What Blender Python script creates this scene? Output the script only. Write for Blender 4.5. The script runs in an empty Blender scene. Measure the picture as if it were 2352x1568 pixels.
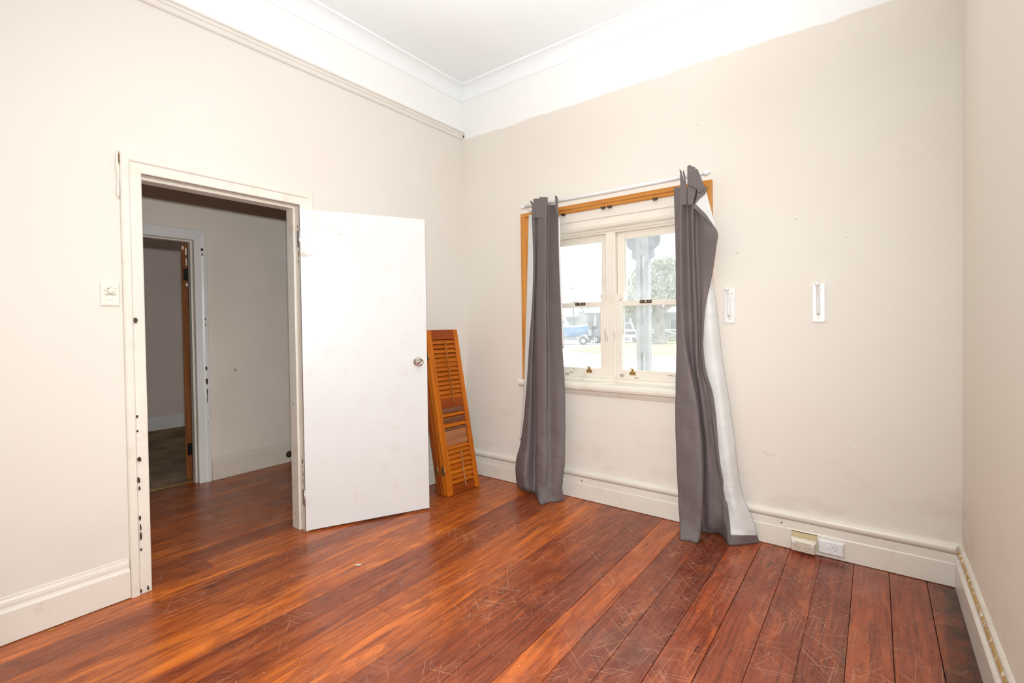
import bpy, math, random
from mathutils import Vector, Matrix
random.seed(7)
SC = bpy.context.scene
COL = SC.collection

# ------------------------------------------------------------------ camera
cam_data = bpy.data.cameras.new('camera')
cam = bpy.data.objects.new('camera', cam_data)
COL.objects.link(cam)
F_PX, PX, PY = 1099.313, 1183.142, 760.698
cam_data.sensor_width = 36.0
cam_data.lens = F_PX * 36.0 / 2352.0
cam_data.shift_x = (1176.0 - PX) / 2352.0
cam_data.shift_y = (PY - 784.0) / 2352.0
cam_data.clip_start = 0.02
cam_data.clip_end = 400
CR = Vector((0.799278, 0.600812, -0.013412))
CU = Vector((0.000819, 0.021230, 0.999774))
CF = Vector((-0.600961, 0.799109, -0.016476))
cam.matrix_world = Matrix(((CR.x, CU.x, -CF.x, 2.88308), (CR.y, CU.y, -CF.y, -3.10078), (CR.z, CU.z, -CF.z, 1.29682), (0, 0, 0, 1)))
SC.camera = cam

# ------------------------------------------------------------------ sky, sun, exposure
world = bpy.data.worlds.new('sky'); SC.world = world
world.use_nodes = True
bg = world.node_tree.nodes['Background']
bg.inputs['Color'].default_value = (0.93, 0.97, 1.0, 1)
bg.inputs['Strength'].default_value = 1.85
sun_d = bpy.data.lights.new('sun', 'SUN'); sun = bpy.data.objects.new('sun', sun_d); COL.objects.link(sun)
sun_d.energy = 4.0; sun_d.angle = 0.02; sun_d.color = (1, 0.96, 0.9)
sun.rotation_euler = (math.radians(38), 0, math.radians(110))
# the photographer's flash beside the camera: one head at the scene, one bounced off the ceiling
def spot(name, loc, target, watt, size, blend, radius, color=(0.99, 0.988, 0.985)):
    d = bpy.data.lights.new(name, 'SPOT'); o = bpy.data.objects.new(name, d); COL.objects.link(o)
    d.energy = watt; d.spot_size = math.radians(size); d.spot_blend = blend; d.shadow_soft_size = radius; d.color = color
    o.location = loc
    o.rotation_euler = (Vector(target) - Vector(loc)).to_track_quat('-Z', 'Y').to_euler()
    return o
FLASH_W, BOUNCE_W = 288.0, 262.0
spot('camera_flash', (2.83, -3.07, 1.52), (0.45, -0.8, 1.2), FLASH_W, 138, 1.0, 0.03)
spot('bounce_flash', (2.3, -2.5, 1.75), (2.2, -2.1, 3.33), BOUNCE_W, 120, 0.9, 0.08)

vs = SC.view_settings
vs.view_transform = 'Standard'; vs.look = 'None'; vs.gamma = 1.0; vs.use_curve_mapping = False
vs.exposure = 0.0
try:
    SC.cycles.use_denoising = True
    SC.cycles.max_bounces = 6
    SC.cycles.diffuse_bounces = 4
    SC.cycles.glossy_bounces = 2
    SC.cycles.adaptive_threshold = 0.025
    SC.cycles.transparent_max_bounces = 8
    SC.cycles.sample_clamp_indirect = 6.0
except Exception:
    pass

# ------------------------------------------------------------------ helpers
def link(o, parent=None):
    COL.objects.link(o)
    if parent is not None:
        o.parent = parent
        o.matrix_parent_inverse = parent.matrix_basis.inverted()
    return o
def tag(o, label=None, cat=None, group=None, kind=None):
    if label: o['label'] = label
    if cat: o['category'] = cat
    if group: o['group'] = group
    if kind: o['kind'] = kind
    return o
def thing(name, loc=(0, 0, 0), label=None, cat=None, group=None, kind=None, mat=None):
    o = bpy.data.objects.new(name, None)
    o.empty_display_size = 0.05
    if mat is not None: o.matrix_basis = mat
    else: o.location = loc
    COL.objects.link(o)
    # keep matrix_basis usable right away
    return tag(o, label, cat, group, kind)

class MB:
    """collects faces for one mesh"""
    def __init__(s): s.v = []; s.f = []; s.sm = []
    def add(s, vs_, fs, smooth=False):
        b = len(s.v); s.v += [tuple(p) for p in vs_]
        for f in fs: s.f.append(tuple(b + i for i in f)); s.sm.append(smooth)
        return s
    def box(s, x0, x1, y0, y1, z0, z1):
        x0, x1 = min(x0, x1), max(x0, x1); y0, y1 = min(y0, y1), max(y0, y1); z0, z1 = min(z0, z1), max(z0, z1)
        return s.add([(x0, y0, z0), (x1, y0, z0), (x1, y1, z0), (x0, y1, z0), (x0, y0, z1), (x1, y0, z1), (x1, y1, z1), (x0, y1, z1)],
                     [(3, 2, 1, 0), (4, 5, 6, 7), (0, 1, 5, 4), (1, 2, 6, 5), (2, 3, 7, 6), (3, 0, 4, 7)])
    def prism(s, prof, a, b, mapf, smooth=False):
        """prof: list of (p,q) closed polygon; swept from parameter a to b; mapf(p,q,t)->xyz.  a,b may be functions of (p,q) for mitres"""
        n = len(prof)
        fa = a if callable(a) else (lambda p, q: a); fb = b if callable(b) else (lambda p, q: b)
        vs_ = [mapf(p, q, fa(p, q)) for p, q in prof] + [mapf(p, q, fb(p, q)) for p, q in prof]
        s.add(vs_, [(i, (i + 1) % n, n + (i + 1) % n, n + i) for i in range(n)], smooth)
        s.add(vs_, [tuple(range(n - 1, -1, -1)), tuple(range(n, 2 * n))])
        return s
    def lathe(s, prof, origin, axis, seg=20, smooth=True):
        """prof: list of (r,h) along axis"""
        ax = Vector(axis).normalized(); t = Vector((0, 0, 1)) if abs(ax.z) < 0.9 else Vector((1, 0, 0))
        u = ax.cross(t).normalized(); w = ax.cross(u); o = Vector(origin)
        vs_ = []
        for r, h in prof:
            for k in range(seg):
                a = 2 * math.pi * k / seg
                vs_.append(o + ax * h + (u * math.cos(a) + w * math.sin(a)) * r)
        fs = []
        for i in range(len(prof) - 1):
            for k in range(seg):
                k2 = (k + 1) % seg
                fs.append((i * seg + k, i * seg + k2, (i + 1) * seg + k2, (i + 1) * seg + k))
        s.add(vs_, fs, smooth)
        b = len(s.v) - len(vs_)
        s.f.append(tuple(b + k for k in range(seg - 1, -1, -1))); s.sm.append(False)
        s.f.append(tuple(b + (len(prof) - 1) * seg + k for k in range(seg))); s.sm.append(False)
        return s
    def tube(s, pts, rads, seg=10, smooth=True):
        pts = [Vector(p) for p in pts]
        if not isinstance(rads, (list, tuple)): rads = [rads] * len(pts)
        rings = []
        up = None
        for i, p in enumerate(pts):
            d = (pts[min(i + 1, len(pts) - 1)] - pts[max(i - 1, 0)]).normalized()
            if up is None:
                up = Vector((0, 0, 1)) if abs(d.z) < 0.9 else Vector((1, 0, 0))
            u = d.cross(up).normalized(); w = u.cross(d).normalized(); up = w
            rings.append([p + (u * math.cos(2 * math.pi * k / seg) + w * math.sin(2 * math.pi * k / seg)) * rads[i] for k in range(seg)])
        vs_ = [q for r in rings for q in r]
        fs = []
        for i in range(len(rings) - 1):
            for k in range(seg):
                k2 = (k + 1) % seg
                fs.append((i * seg + k, i * seg + k2, (i + 1) * seg + k2, (i + 1) * seg + k))
        fs.append(tuple(range(seg - 1, -1, -1))); fs.append(tuple((len(rings) - 1) * seg + k for k in range(seg)))
        return s.add(vs_, fs, smooth)
    def build(s, name, mat, parent=None, bevel=0, seg=2, label=None, cat=None, group=None, kind=None, local=False):
        me = bpy.data.meshes.new(name)
        me.from_pydata(s.v, [], s.f)
        me.polygons.foreach_set('use_smooth', s.sm)
        me.validate(); me.update()
        import bmesh
        bm = bmesh.new(); bm.from_mesh(me)
        bmesh.ops.recalc_face_normals(bm, faces=bm.faces)
        bm.to_mesh(me); bm.free()
        me.materials.append(mat)
        o = bpy.data.objects.new(name, me)
        COL.objects.link(o)
        if parent is not None:
            o.parent = parent
            if not local: o.matrix_parent_inverse = root_inv(parent)
        if bevel:
            m = o.modifiers.new('bevel', 'BEVEL'); m.width = bevel; m.segments = seg; m.limit_method = 'ANGLE'; m.angle_limit = math.radians(35)
        return tag(o, label, cat, group, kind)
def root_inv(p):
    m = Matrix.Identity(4); q = p; chain = []
    while q is not None:
        chain.append(q); q = q.parent
    for q in reversed(chain):
        m = m @ (q.matrix_parent_inverse if q.parent is not None else Matrix.Identity(4)) @ q.matrix_basis
    return m.inverted()
def box(name, b, mat, parent=None, bevel=0, **k):
    return MB().box(*b).build(name, mat, parent, bevel, **k)
def poly_plate(name, pts, thick, mat, parent=None, **k):
    """flat polygon (coplanar xyz list) given thickness along its normal"""
    p = [Vector(q) for q in pts]
    nrm = Vector((0, 0, 0))
    for i in range(len(p)): nrm += (p[i] - p[0]).cross(p[(i + 1) % len(p)] - p[0])
    nrm.normalize()
    n = len(p)
    m = MB().add([q + nrm * thick / 2 for q in p] + [q - nrm * thick / 2 for q in p],
                 [tuple(range(n)), tuple(range(2 * n - 1, n - 1, -1))] + [(i, n + i, n + (i + 1) % n, (i + 1) % n) for i in range(n)])
    return m.build(name, mat, parent, **k)
def slab(us, vs_, holes, w0, w1, mapf):
    """connected slab on a grid of us x vs_ with rectangular cell holes {(i,j)}"""
    m = MB(); nu, nv = len(us), len(vs_)
    idx = {}
    V = []
    def vid(i, j, k):
        if (i, j, k) not in idx:
            idx[(i, j, k)] = len(V); V.append(mapf(us[i], vs_[j], (w0, w1)[k]))
        return idx[(i, j, k)]
    F = []
    cells = {(i, j) for i in range(nu - 1) for j in range(nv - 1)} - set(holes)
    for i, j in cells:
        F.append((vid(i, j, 0), vid(i + 1, j, 0), vid(i + 1, j + 1, 0), vid(i, j + 1, 0)))
        F.append((vid(i, j, 1), vid(i, j + 1, 1), vid(i + 1, j + 1, 1), vid(i + 1, j, 1)))
        for (di, dj, a, b) in ((0, -1, (i, j), (i + 1, j)), (0, 1, (i, j + 1), (i + 1, j + 1)), (-1, 0, (i, j), (i, j + 1)), (1, 0, (i + 1, j), (i + 1, j + 1))):
            if (i + di, j + dj) not in cells:
                F.append((vid(*a, 0), vid(*a, 1), vid(*b, 1), vid(*b, 0)))
    m.add(V, F)
    return m
def copy_tree(o, parent=None):
    c = o.copy(); COL.objects.link(c)
    if parent is not None: c.parent = parent
    for ch in [x for x in bpy.data.objects if x.parent == o]:
        copy_tree(ch, c)
    return c

# ------------------------------------------------------------------ materials
class NT:
    def __init__(s, name):
        s.m = bpy.data.materials.new(name); s.m.use_nodes = True
        s.t = s.m.node_tree; s.b = s.t.nodes['Principled BSDF']
    def n(s, typ, **k):
        nd = s.t.nodes.new(typ)
        for a, v in k.items():
            if a.startswith('i_'):
                key = a[2:]
                key = int(key) if key.isdigit() else key.replace('_', ' ')
                nd.inputs[key].default_value = v
            else: setattr(nd, a, v)
        return nd
    def l(s, a, b): s.t.links.new(a, b)
    def coords(s, scale=(1, 1, 1), kind='Object', loc=(0, 0, 0)):
        tc = s.n('ShaderNodeTexCoord'); mp = s.n('ShaderNodeMapping')
        mp.inputs['Scale'].default_value = scale; mp.inputs['Location'].default_value = loc
        s.l(tc.outputs[kind], mp.inputs['Vector']); return mp.outputs['Vector']
    def noise(s, vec, scale, detail=4, rough=0.55, dist=0.0):
        nd = s.n('ShaderNodeTexNoise'); nd.inputs['Scale'].default_value = scale; nd.inputs['Detail'].default_value = detail
        nd.inputs['Roughness'].default_value = rough; nd.inputs['Distortion'].default_value = dist
        if vec is not None: s.l(vec, nd.inputs['Vector'])
        return nd.outputs['Fac']
    def ramp(s, fac, stops):
        r = s.n('ShaderNodeValToRGB'); e = r.color_ramp.elements
        while len(e) < len(stops): e.new(0.5)
        for k, (p, c) in enumerate(stops):
            e[k].position = p
            e[k].color = (c, c, c, 1) if isinstance(c, (int, float)) else (*c, 1)
        s.l(fac, r.inputs['Fac']); return r.outputs['Color']
    def mix(s, fac, a, b, mode='MIX'):
        m = s.n('ShaderNodeMix', data_type='RGBA', blend_type=mode)
        for sock, val in ((m.inputs[0], fac), (m.inputs[6], a), (m.inputs[7], b)):
            if isinstance(val, bpy.types.NodeSocket): s.l(val, sock)
            elif isinstance(val, (int, float)): sock.default_value = val
            else: sock.default_value = (*val, 1)
        return m.outputs[2]
    def math(s, op, a, b=None):
        m = s.n('ShaderNodeMath', operation=op)
        for sock, val in ((m.inputs[0], a), (m.inputs[1], b)):
            if val is None: continue
            if isinstance(val, bpy.types.NodeSocket): s.l(val, sock)
            else: sock.default_value = val
        return m.outputs[0]
    def bump(s, h, strength=0.2, dist=0.01):
        b = s.n('ShaderNodeBump'); b.inputs['Strength'].default_value = strength; b.inputs['Distance'].default_value = dist
        s.l(h, b.inputs['Height']); s.l(b.outputs['Normal'], s.b.inputs['Normal'])
    def color(s, c):
        if isinstance(c, bpy.types.NodeSocket): s.l(c, s.b.inputs['Base Color'])
        else: s.b.inputs['Base Color'].default_value = (*c, 1)
    def set(s, rough=None, metal=None, spec=None):
        if rough is not None: s.b.inputs['Roughness'].default_value = rough
        if metal is not None: s.b.inputs['Metallic'].default_value = metal
        if spec is not None: s.b.inputs['Specular IOR Level'].default_value = spec

def paint(name, col, rough=0.5, mottled=0.04, chips=0.0, chip_col=(0.5, 0.36, 0.24), grime=0.0, scale=1.0, bump=0.06):
    t = NT(name); v = t.coords()
    big = t.noise(v, 2.3 * scale, 2, 0.6)
    c2 = tuple(max(0, x * (1 - mottled * 2)) for x in col)
    c = t.mix(t.ramp(big, [(0.35, 0), (0.7, 1)]), col, c2)
    if grime:
        g = t.noise(v, 9 * scale, 4, 0.7)
        c = t.mix(t.math('MULTIPLY', t.ramp(g, [(0.56, 0), (0.74, 1)]), grime), c, (0.55, 0.43, 0.30))
    if chips:
        g = t.noise(t.coords((1, 1, 0.35)), 34 * scale, 6, 0.72)
        c = t.mix(t.ramp(g, [(0.70 - chips, 0), (0.715 - chips, 1)]), c, chip_col)
    t.color(c); t.set(rough=rough, spec=0.0 if rough >= 0.6 else 0.5)
    if bump > 0.2: t.bump(t.noise(v, 60, 2), bump, 0.004)
    return t.m
def plain(name, col, rough=0.5, metal=0.0, spec=None):
    t = NT(name)
    v = t.coords()
    f = t.noise(v, 25, 1)
    t.color(t.mix(f, col, tuple(x * 0.88 for x in col))); t.set(rough, metal, spec)
    return t.m

def wall_paint(name, cream, line_z, wavy):
    """cream emulsion below an uneven brush line, white above it; faint scuffs near the skirting"""
    t = NT(name); v = t.coords()
    sep = t.n('ShaderNodeSeparateXYZ'); tc = t.n('ShaderNodeTexCoord'); t.l(tc.outputs['Object'], sep.inputs[0])
    big = t.noise(v, 0.9, 1, 0.5)
    c = t.mix(t.ramp(big, [(0.35, 0), (0.68, 1)]), cream, (cream[0] * 1.0, cream[1] * 0.965, cream[2] * 0.955))
    # dirty smudges low on the wall, with their own irregular outline
    sm = t.ramp(t.noise(t.coords((1, 1, 1.8)), 2.6, 3, 0.62), [(0.52, 0), (0.72, 1)])
    low = t.n('ShaderNodeMapRange', i_From_Min=0.25, i_From_Max=0.75, i_To_Min=1.0, i_To_Max=0.0); t.l(sep.outputs['Z'], low.inputs['Value'])
    c = t.mix(t.math('MULTIPLY', t.math('MULTIPLY', sm, low.outputs[0]), 0.30 if wavy else 0.10), c, (0.50, 0.40, 0.27))
    w = t.math('MULTIPLY', t.math('SUBTRACT', t.noise(t.coords((1, 1, 0.0)), 3.2, 3, 0.6) if wavy else 0.5, 0.5), wavy)
    edge = t.n('ShaderNodeMapRange', i_From_Min=line_z - 0.003, i_From_Max=line_z + 0.003)
    t.l(t.math('ADD', sep.outputs['Z'], w), edge.inputs['Value'])
    c = t.mix(edge.outputs[0], c, (0.90, 0.905, 0.895))
    t.color(c); t.set(rough=0.6, spec=0.0)
    return t.m

CREAM = (0.775, 0.75, 0.695)
M = {}
M['wall_left'] = wall_paint('cream wall paint', CREAM, 2.935, 0.0)
M['wall_win'] = wall_paint('cream wall paint with brushed white edge', (0.79, 0.758, 0.69), 2.898, 0.06)
M['wall_right'] = wall_paint('cream wall paint right', (0.87, 0.83, 0.745), 2.9, 0.04)
M['white_ceiling'] = paint('white ceiling paint', (0.885, 0.925, 0.94), 0.6, 0.01)
M['trim'] = paint('old cream gloss paint', (0.82, 0.78, 0.70), 0.33, 0.04, grime=0.35)
M['trim_worn'] = paint('worn cream gloss paint', (0.80, 0.745, 0.655), 0.35, 0.05, chips=0.035, chip_col=(0.58, 0.47, 0.33), grime=0.5)
M['trim_win'] = paint('flaking window paint', (0.83, 0.785, 0.69), 0.33, 0.03, chips=0.02, chip_col=(0.55, 0.44, 0.30), grime=0.4)
M['rail_paint'] = paint('cream picture rail paint', (0.79, 0.755, 0.70), 0.4, 0.02)
M['peeled'] = paint('bare timber where paint peeled', (0.62, 0.42, 0.18), 0.7, 0.2, chips=0.16, chip_col=(0.84, 0.77, 0.64))
M['door_white'] = paint('white door paint', (0.76, 0.775, 0.775), 0.38, 0.015, grime=0.22)
M['chip'] = plain('dark brown undercoat', (0.055, 0.028, 0.02), 0.6)
M['chip_tan'] = plain('tan exposed timber', (0.47, 0.30, 0.17), 0.7)
M['bluewhite'] = paint('cool white gloss paint', (0.93, 0.94, 0.925), 0.3, 0.03, chips=0.0, grime=0.15)
M['hall_wall'] = paint('hall wall paint', (0.93, 0.865, 0.76), 0.6, 0.03, bump=0.04)
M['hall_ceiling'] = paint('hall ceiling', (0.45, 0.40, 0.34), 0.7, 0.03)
M['mauve_wall'] = paint('mauve wall paint', (0.90, 0.79, 0.72), 0.6, 0.03)
M['hall_trim'] = paint('hall skirting paint', (0.86, 0.80, 0.69), 0.4, 0.03, grime=0.3)
M['plaster'] = paint('bare filler patch', (0.97, 0.97, 0.95), 0.8, 0.1)
M['plastic_white'] = plain('white plastic', (0.88, 0.885, 0.88), 0.28)
M['plastic_cream'] = plain('aged cream plastic', (0.83, 0.80, 0.70), 0.35)
M['plastic_yellow'] = plain('yellowed plastic', (0.74, 0.62, 0.38), 0.4)
M['dark'] = plain('dark slot', (0.02, 0.016, 0.014), 0.6)
M['lettering'] = plain('grey print', (0.20, 0.17, 0.15), 0.6)
M['chrome'] = plain('brushed steel', (0.72, 0.68, 0.62), 0.18, 1.0)
M['zinc'] = plain('zinc plated steel', (0.72, 0.72, 0.70), 0.35, 0.8)
M['brass'] = plain('brass', (0.62, 0.42, 0.13), 0.35, 0.9)
M['old_brass'] = plain('tarnished brass', (0.30, 0.21, 0.10), 0.45, 0.8)
M['bronze'] = plain('dark bronze', (0.10, 0.065, 0.045), 0.45, 0.6)
M['black_metal'] = plain('black steel', (0.015, 0.012, 0.012), 0.4, 0.5)

def timber(name, col, dark, axis, scale=1.0, rough=0.32, spread=0.0):
    t = NT(name)
    sc = [14, 14, 14]; sc[axis] = 1.1
    v = t.coords(tuple(x * scale for x in sc))
    oi = t.n('ShaderNodeObjectInfo')
    add = t.n('ShaderNodeVectorMath', operation='ADD'); t.l(v, add.inputs[0])
    cx = t.n('ShaderNodeCombineXYZ')
    for k in range(3): t.l(t.math('MULTIPLY', oi.outputs['Random'], 37.0 + k * 11), cx.inputs[k])
    t.l(cx.outputs[0], add.inputs[1])
    g = t.noise(add.outputs[0], 2.2, 4, 0.62, 0.5)
    c = t.mix(t.ramp(g, [(0.32, 0), (0.66, 1)]), dark, col)
    if spread:
        c = t.mix(t.ramp(oi.outputs['Random'], [(0.0, 0.0), (1.0, spread)]), c, dark)
    t.color(c); t.set(rough, spec=0.3)
    return t.m
M['orange_z'] = timber('orange varnished cedar upright', (0.60, 0.175, 0.012), (0.42, 0.10, 0.006), 2)
M['orange_x'] = timber('orange varnished cedar across', (0.62, 0.215, 0.025), (0.40, 0.11, 0.012), 0)
M['louvre'] = timber('orange cedar louvre', (0.66, 0.20, 0.008), (0.40, 0.085, 0.005), 0, spread=0.8)
M['rail'] = timber('red brown cedar rail', (0.36, 0.075, 0.010), (0.22, 0.04, 0.006), 0)
M['rail_z'] = timber('red brown cedar upright', (0.34, 0.085, 0.012), (0.22, 0.045, 0.007), 2)
M['raw'] = timber('unvarnished cedar', (0.46, 0.20, 0.085), (0.33, 0.13, 0.05), 0, rough=0.6)
M['raw_dark'] = timber('unvarnished dark cedar', (0.24, 0.10, 0.05), (0.15, 0.06, 0.03), 0, rough=0.6)
M['rodwood'] = timber('tilt rod cedar', (0.42, 0.13, 0.02), (0.30, 0.085, 0.012), 2)
M['surround_x'] = timber('honey timber across', (0.66, 0.30, 0.07), (0.50, 0.19, 0.035), 0)
M['surround_z'] = timber('honey timber upright', (0.66, 0.30, 0.07), (0.50, 0.19, 0.035), 2)
M['brown_door'] = timber('brown stained door', (0.30, 0.115, 0.035), (0.19, 0.065, 0.018), 2)

def floor_timber():
    t = NT('red jarrah floorboard')
    oi = t.n('ShaderNodeObjectInfo'); tc = t.n('ShaderNodeTexCoord')
    cx = t.n('ShaderNodeCombineXYZ')
    t.l(t.math('MULTIPLY', oi.outputs['Random'], 53.0), cx.inputs[0]); t.l(t.math('MULTIPLY', oi.outputs['Random'], 91.0), cx.inputs[1]); t.l(t.math('MULTIPLY', oi.outputs['Random'], 17.0), cx.inputs[2])
    add = t.n('ShaderNodeVectorMath', operation='ADD'); t.l(tc.outputs['Object'], add.inputs[0]); t.l(cx.outputs[0], add.inputs[1])
    def mp(sc):
        m = t.n('ShaderNodeMapping'); m.inputs['Scale'].default_value = sc; t.l(add.outputs[0], m.inputs['Vector']); return m.outputs[0]
    grain = t.noise(mp((48, 2.0, 1)), 1.6, 5, 0.68, 0.7)
    fine = t.noise(mp((330, 12, 1)), 1.6, 2, 0.7)
    fig = t.noise(mp((7, 0.8, 1)), 1.5, 3, 0.62, 1.6)
    blot = t.noise(mp((4, 2.2, 1)), 1.6, 3, 0.65, 0.8)
    base = oi.outputs['Color']
    dk = t.mix(1.0, base, (0.42, 0.34, 0.42), 'MULTIPLY')
    lt = t.mix(1.0, base, (1.55, 1.75, 1.35), 'MULTIPLY')
    c = t.mix(t.ramp(grain, [(0.34, 0), (0.58, 1)]), dk, base)
    c = t.mix(t.math('MULTIPLY', t.ramp(fig, [(0.54, 0), (0.64, 1)]), 0.62), c, lt)
    c = t.mix(t.math('MULTIPLY', t.ramp(blot, [(0.50, 0), (0.68, 1)]), 0.60), c, dk)
    c = t.mix(t.math('MULTIPLY', t.ramp(fine, [(0.48, 0), (0.66, 1)]), 0.38), c, dk)
    # gum veins: dark pockets along the grain
    vein = t.noise(mp((16, 1.5, 1)), 1.7, 3, 0.6, 1.8)
    c = t.mix(t.math('MULTIPLY', t.ramp(vein, [(0.665, 0), (0.70, 1)]), 0.85), c, (0.045, 0.020, 0.015))
    # scratches: families of thin pale lines, broken up into worn patches
    wv = tc.outputs['Object']
    tot = None
    for k, (ang, sx, sy, thr) in enumerate(((0.55, 330, 6.0, 0.672), (-0.7, 380, 5.0, 0.675), (1.25, 350, 6, 0.672), (0.08, 450, 5.0, 0.668), (2.2, 320, 7, 0.675))):
        m0 = t.n('ShaderNodeMapping'); m0.inputs['Rotation'].default_value = (0, 0, ang); t.l(wv, m0.inputs['Vector'])
        m = t.n('ShaderNodeMapping'); m.inputs['Scale'].default_value = (sx, sy, 1); m.inputs['Location'].default_value = (k * 3.1, k * 1.7, 0)
        t.l(m0.outputs[0], m.inputs['Vector'])
        n1 = t.ramp(t.noise(m.outputs[0], 0.6, 1, 0.5, 0.4), [(thr, 0), (thr + 0.05, 1)])
        tot = n1 if tot is None else t.math('MAXIMUM', tot, n1)
    sep = t.n('ShaderNodeSeparateXYZ'); t.l(wv, sep.inputs[0])
    worn = t.n('ShaderNodeMapRange', i_From_Min=1.2, i_From_Max=2.6, i_To_Min=0.0, i_To_Max=0.28); t.l(sep.outputs['X'], worn.inputs['Value'])
    patch = t.ramp(t.math('ADD', t.noise(t.coords((1, 1, 1)), 2.6, 4, 0.68), t.math('MULTIPLY', worn.outputs[0], 0.45)), [(0.46, 0.12), (0.66, 1)])
    scr = t.math('MULTIPLY', t.math('MULTIPLY', tot, patch), 0.58)
    # dusty bloom where the varnish has worn
    dust = t.ramp(t.math('ADD', t.noise(t.coords((1, 1, 1), loc=(4, 2, 0)), 2.1, 5, 0.74), t.math('MULTIPLY', worn.outputs[0], 0.35)), [(0.55, 0), (0.78, 1)])
    c = t.mix(t.math('MULTIPLY', dust, 0.20), c, (0.33, 0.165, 0.11))
    c = t.mix(scr, c, (0.60, 0.36, 0.24))
    specks = t.ramp(t.noise(t.coords((1, 1, 1)), 110, 0, 0.5), [(0.835, 0), (0.85, 1)])
    c = t.mix(t.math('MULTIPLY', specks, 0.75), c, (0.70, 0.58, 0.48))
    # black grime trodden into the corner by the right-hand skirting
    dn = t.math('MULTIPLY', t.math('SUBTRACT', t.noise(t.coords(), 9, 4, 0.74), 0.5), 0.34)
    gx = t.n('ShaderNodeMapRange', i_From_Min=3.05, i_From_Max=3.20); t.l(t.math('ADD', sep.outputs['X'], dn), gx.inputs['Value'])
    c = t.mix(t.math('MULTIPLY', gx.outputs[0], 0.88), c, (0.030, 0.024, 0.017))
    t.color(c)
    rg = t.ramp(t.noise(t.coords(), 5, 3, 0.68), [(0.3, 0.20), (0.75, 0.42)])
    t.l(t.math('MAXIMUM', rg, t.math('MULTIPLY', scr, 1.1)), t.b.inputs['Roughness'])
    t.set(spec=0.45)
    t.bump(t.noise(t.coords((3, 0.6, 1)), 5, 2, 0.6), 0.10, 0.005)
    return t.m
M['floor'] = floor_timber()
M['gap'] = plain('dusty gap under the boards', (0.10, 0.07, 0.045), 0.9)

def fabric(name, col, rough=0.75, sheen=0.25):
    t = NT(name)
    w = t.coords((1, 1, 1))
    a = t.noise(t.coords((900, 900, 160)), 1, 2); b = t.noise(w, 7, 4)
    c = t.mix(t.ramp(b, [(0.35, 0), (0.7, 1)]), col, tuple(x * 0.86 for x in col))
    c = t.mix(t.math('MULTIPLY', a, 0.25), c, tuple(min(1, x * 1.5) for x in col))
    t.color(c); t.set(rough)
    t.b.inputs['Sheen Weight'].default_value = sheen
    crease = t.noise(t.coords((2.0, 2.0, 16)), 1.6, 2, 0.5)
    sep = t.n('ShaderNodeSeparateXYZ'); t.l(w, sep.inputs[0])
    fold = t.math('PINGPONG', t.math('ADD', sep.outputs['Z'], t.math('MULTIPLY', crease, 0.02)), 0.165)       # ironed-in packing creases
    line = t.ramp(fold, [(0.0, 1.0), (0.006, 0.0)])
    t.bump(t.math('ADD', crease, t.math('MULTIPLY', line, -0.35)), 0.16, 0.02)
    return t.m
M['curtain'] = fabric('charcoal blockout fabric', (0.150, 0.124, 0.122), 0.7, 0.03)
M['lining'] = fabric('white blockout lining', (0.70, 0.71, 0.70), 0.6, 0.05)

def carpet():
    t = NT('stained brown carpet'); v = t.coords()
    a = t.noise(v, 3.0, 7, 0.66); b = t.noise(v, 220, 2)
    c = t.mix(t.ramp(a, [(0.38, 0), (0.66, 1)]), (0.62, 0.47, 0.31), (0.26, 0.17, 0.10))
    c = t.mix(t.math('MULTIPLY', b, 0.5), c, (0.38, 0.28, 0.18))
    t.color(c); t.set(0.95, spec=0.1); t.bump(b, 0.5, 0.006); return t.m
M['carpet'] = carpet()

def glass():
    """old window glass with a dusty film that scatters daylight"""
    t = NT('dusty window glass'); v = t.coords()
    d = t.ramp(t.noise(v, 9, 3, 0.7), [(0.3, 0.13), (0.75, 0.26)])
    tr = t.n('ShaderNodeBsdfTransparent'); tr.inputs[0].default_value = (0.97, 0.99, 0.99, 1)
    tl = t.n('ShaderNodeBsdfTranslucent'); tl.inputs[0].default_value = (0.95, 0.97, 1.0, 1)
    gl = t.n('ShaderNodeBsdfGlossy'); gl.inputs['Roughness'].default_value = 0.05
    m1 = t.n('ShaderNodeMixShader'); t.l(d, m1.inputs[0]); t.l(tr.outputs[0], m1.inputs[1]); t.l(tl.outputs[0], m1.inputs[2])
    m2 = t.n('ShaderNodeMixShader'); m2.inputs[0].default_value = 0.03; t.l(m1.outputs[0], m2.inputs[1]); t.l(gl.outputs[0], m2.inputs[2])
    t.l(m2.outputs[0], t.t.nodes['Material Output'].inputs[0])
    return t.m
M['glass'] = glass()
# ================================================================== ROOM SHELL
W, H, YB = 3.217, 3.33, -4.05
YL, YR, ZO = -2.312, -1.503, 2.055          # door opening in the left wall
HX = -1.62                                   # far wall of the hall
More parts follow.
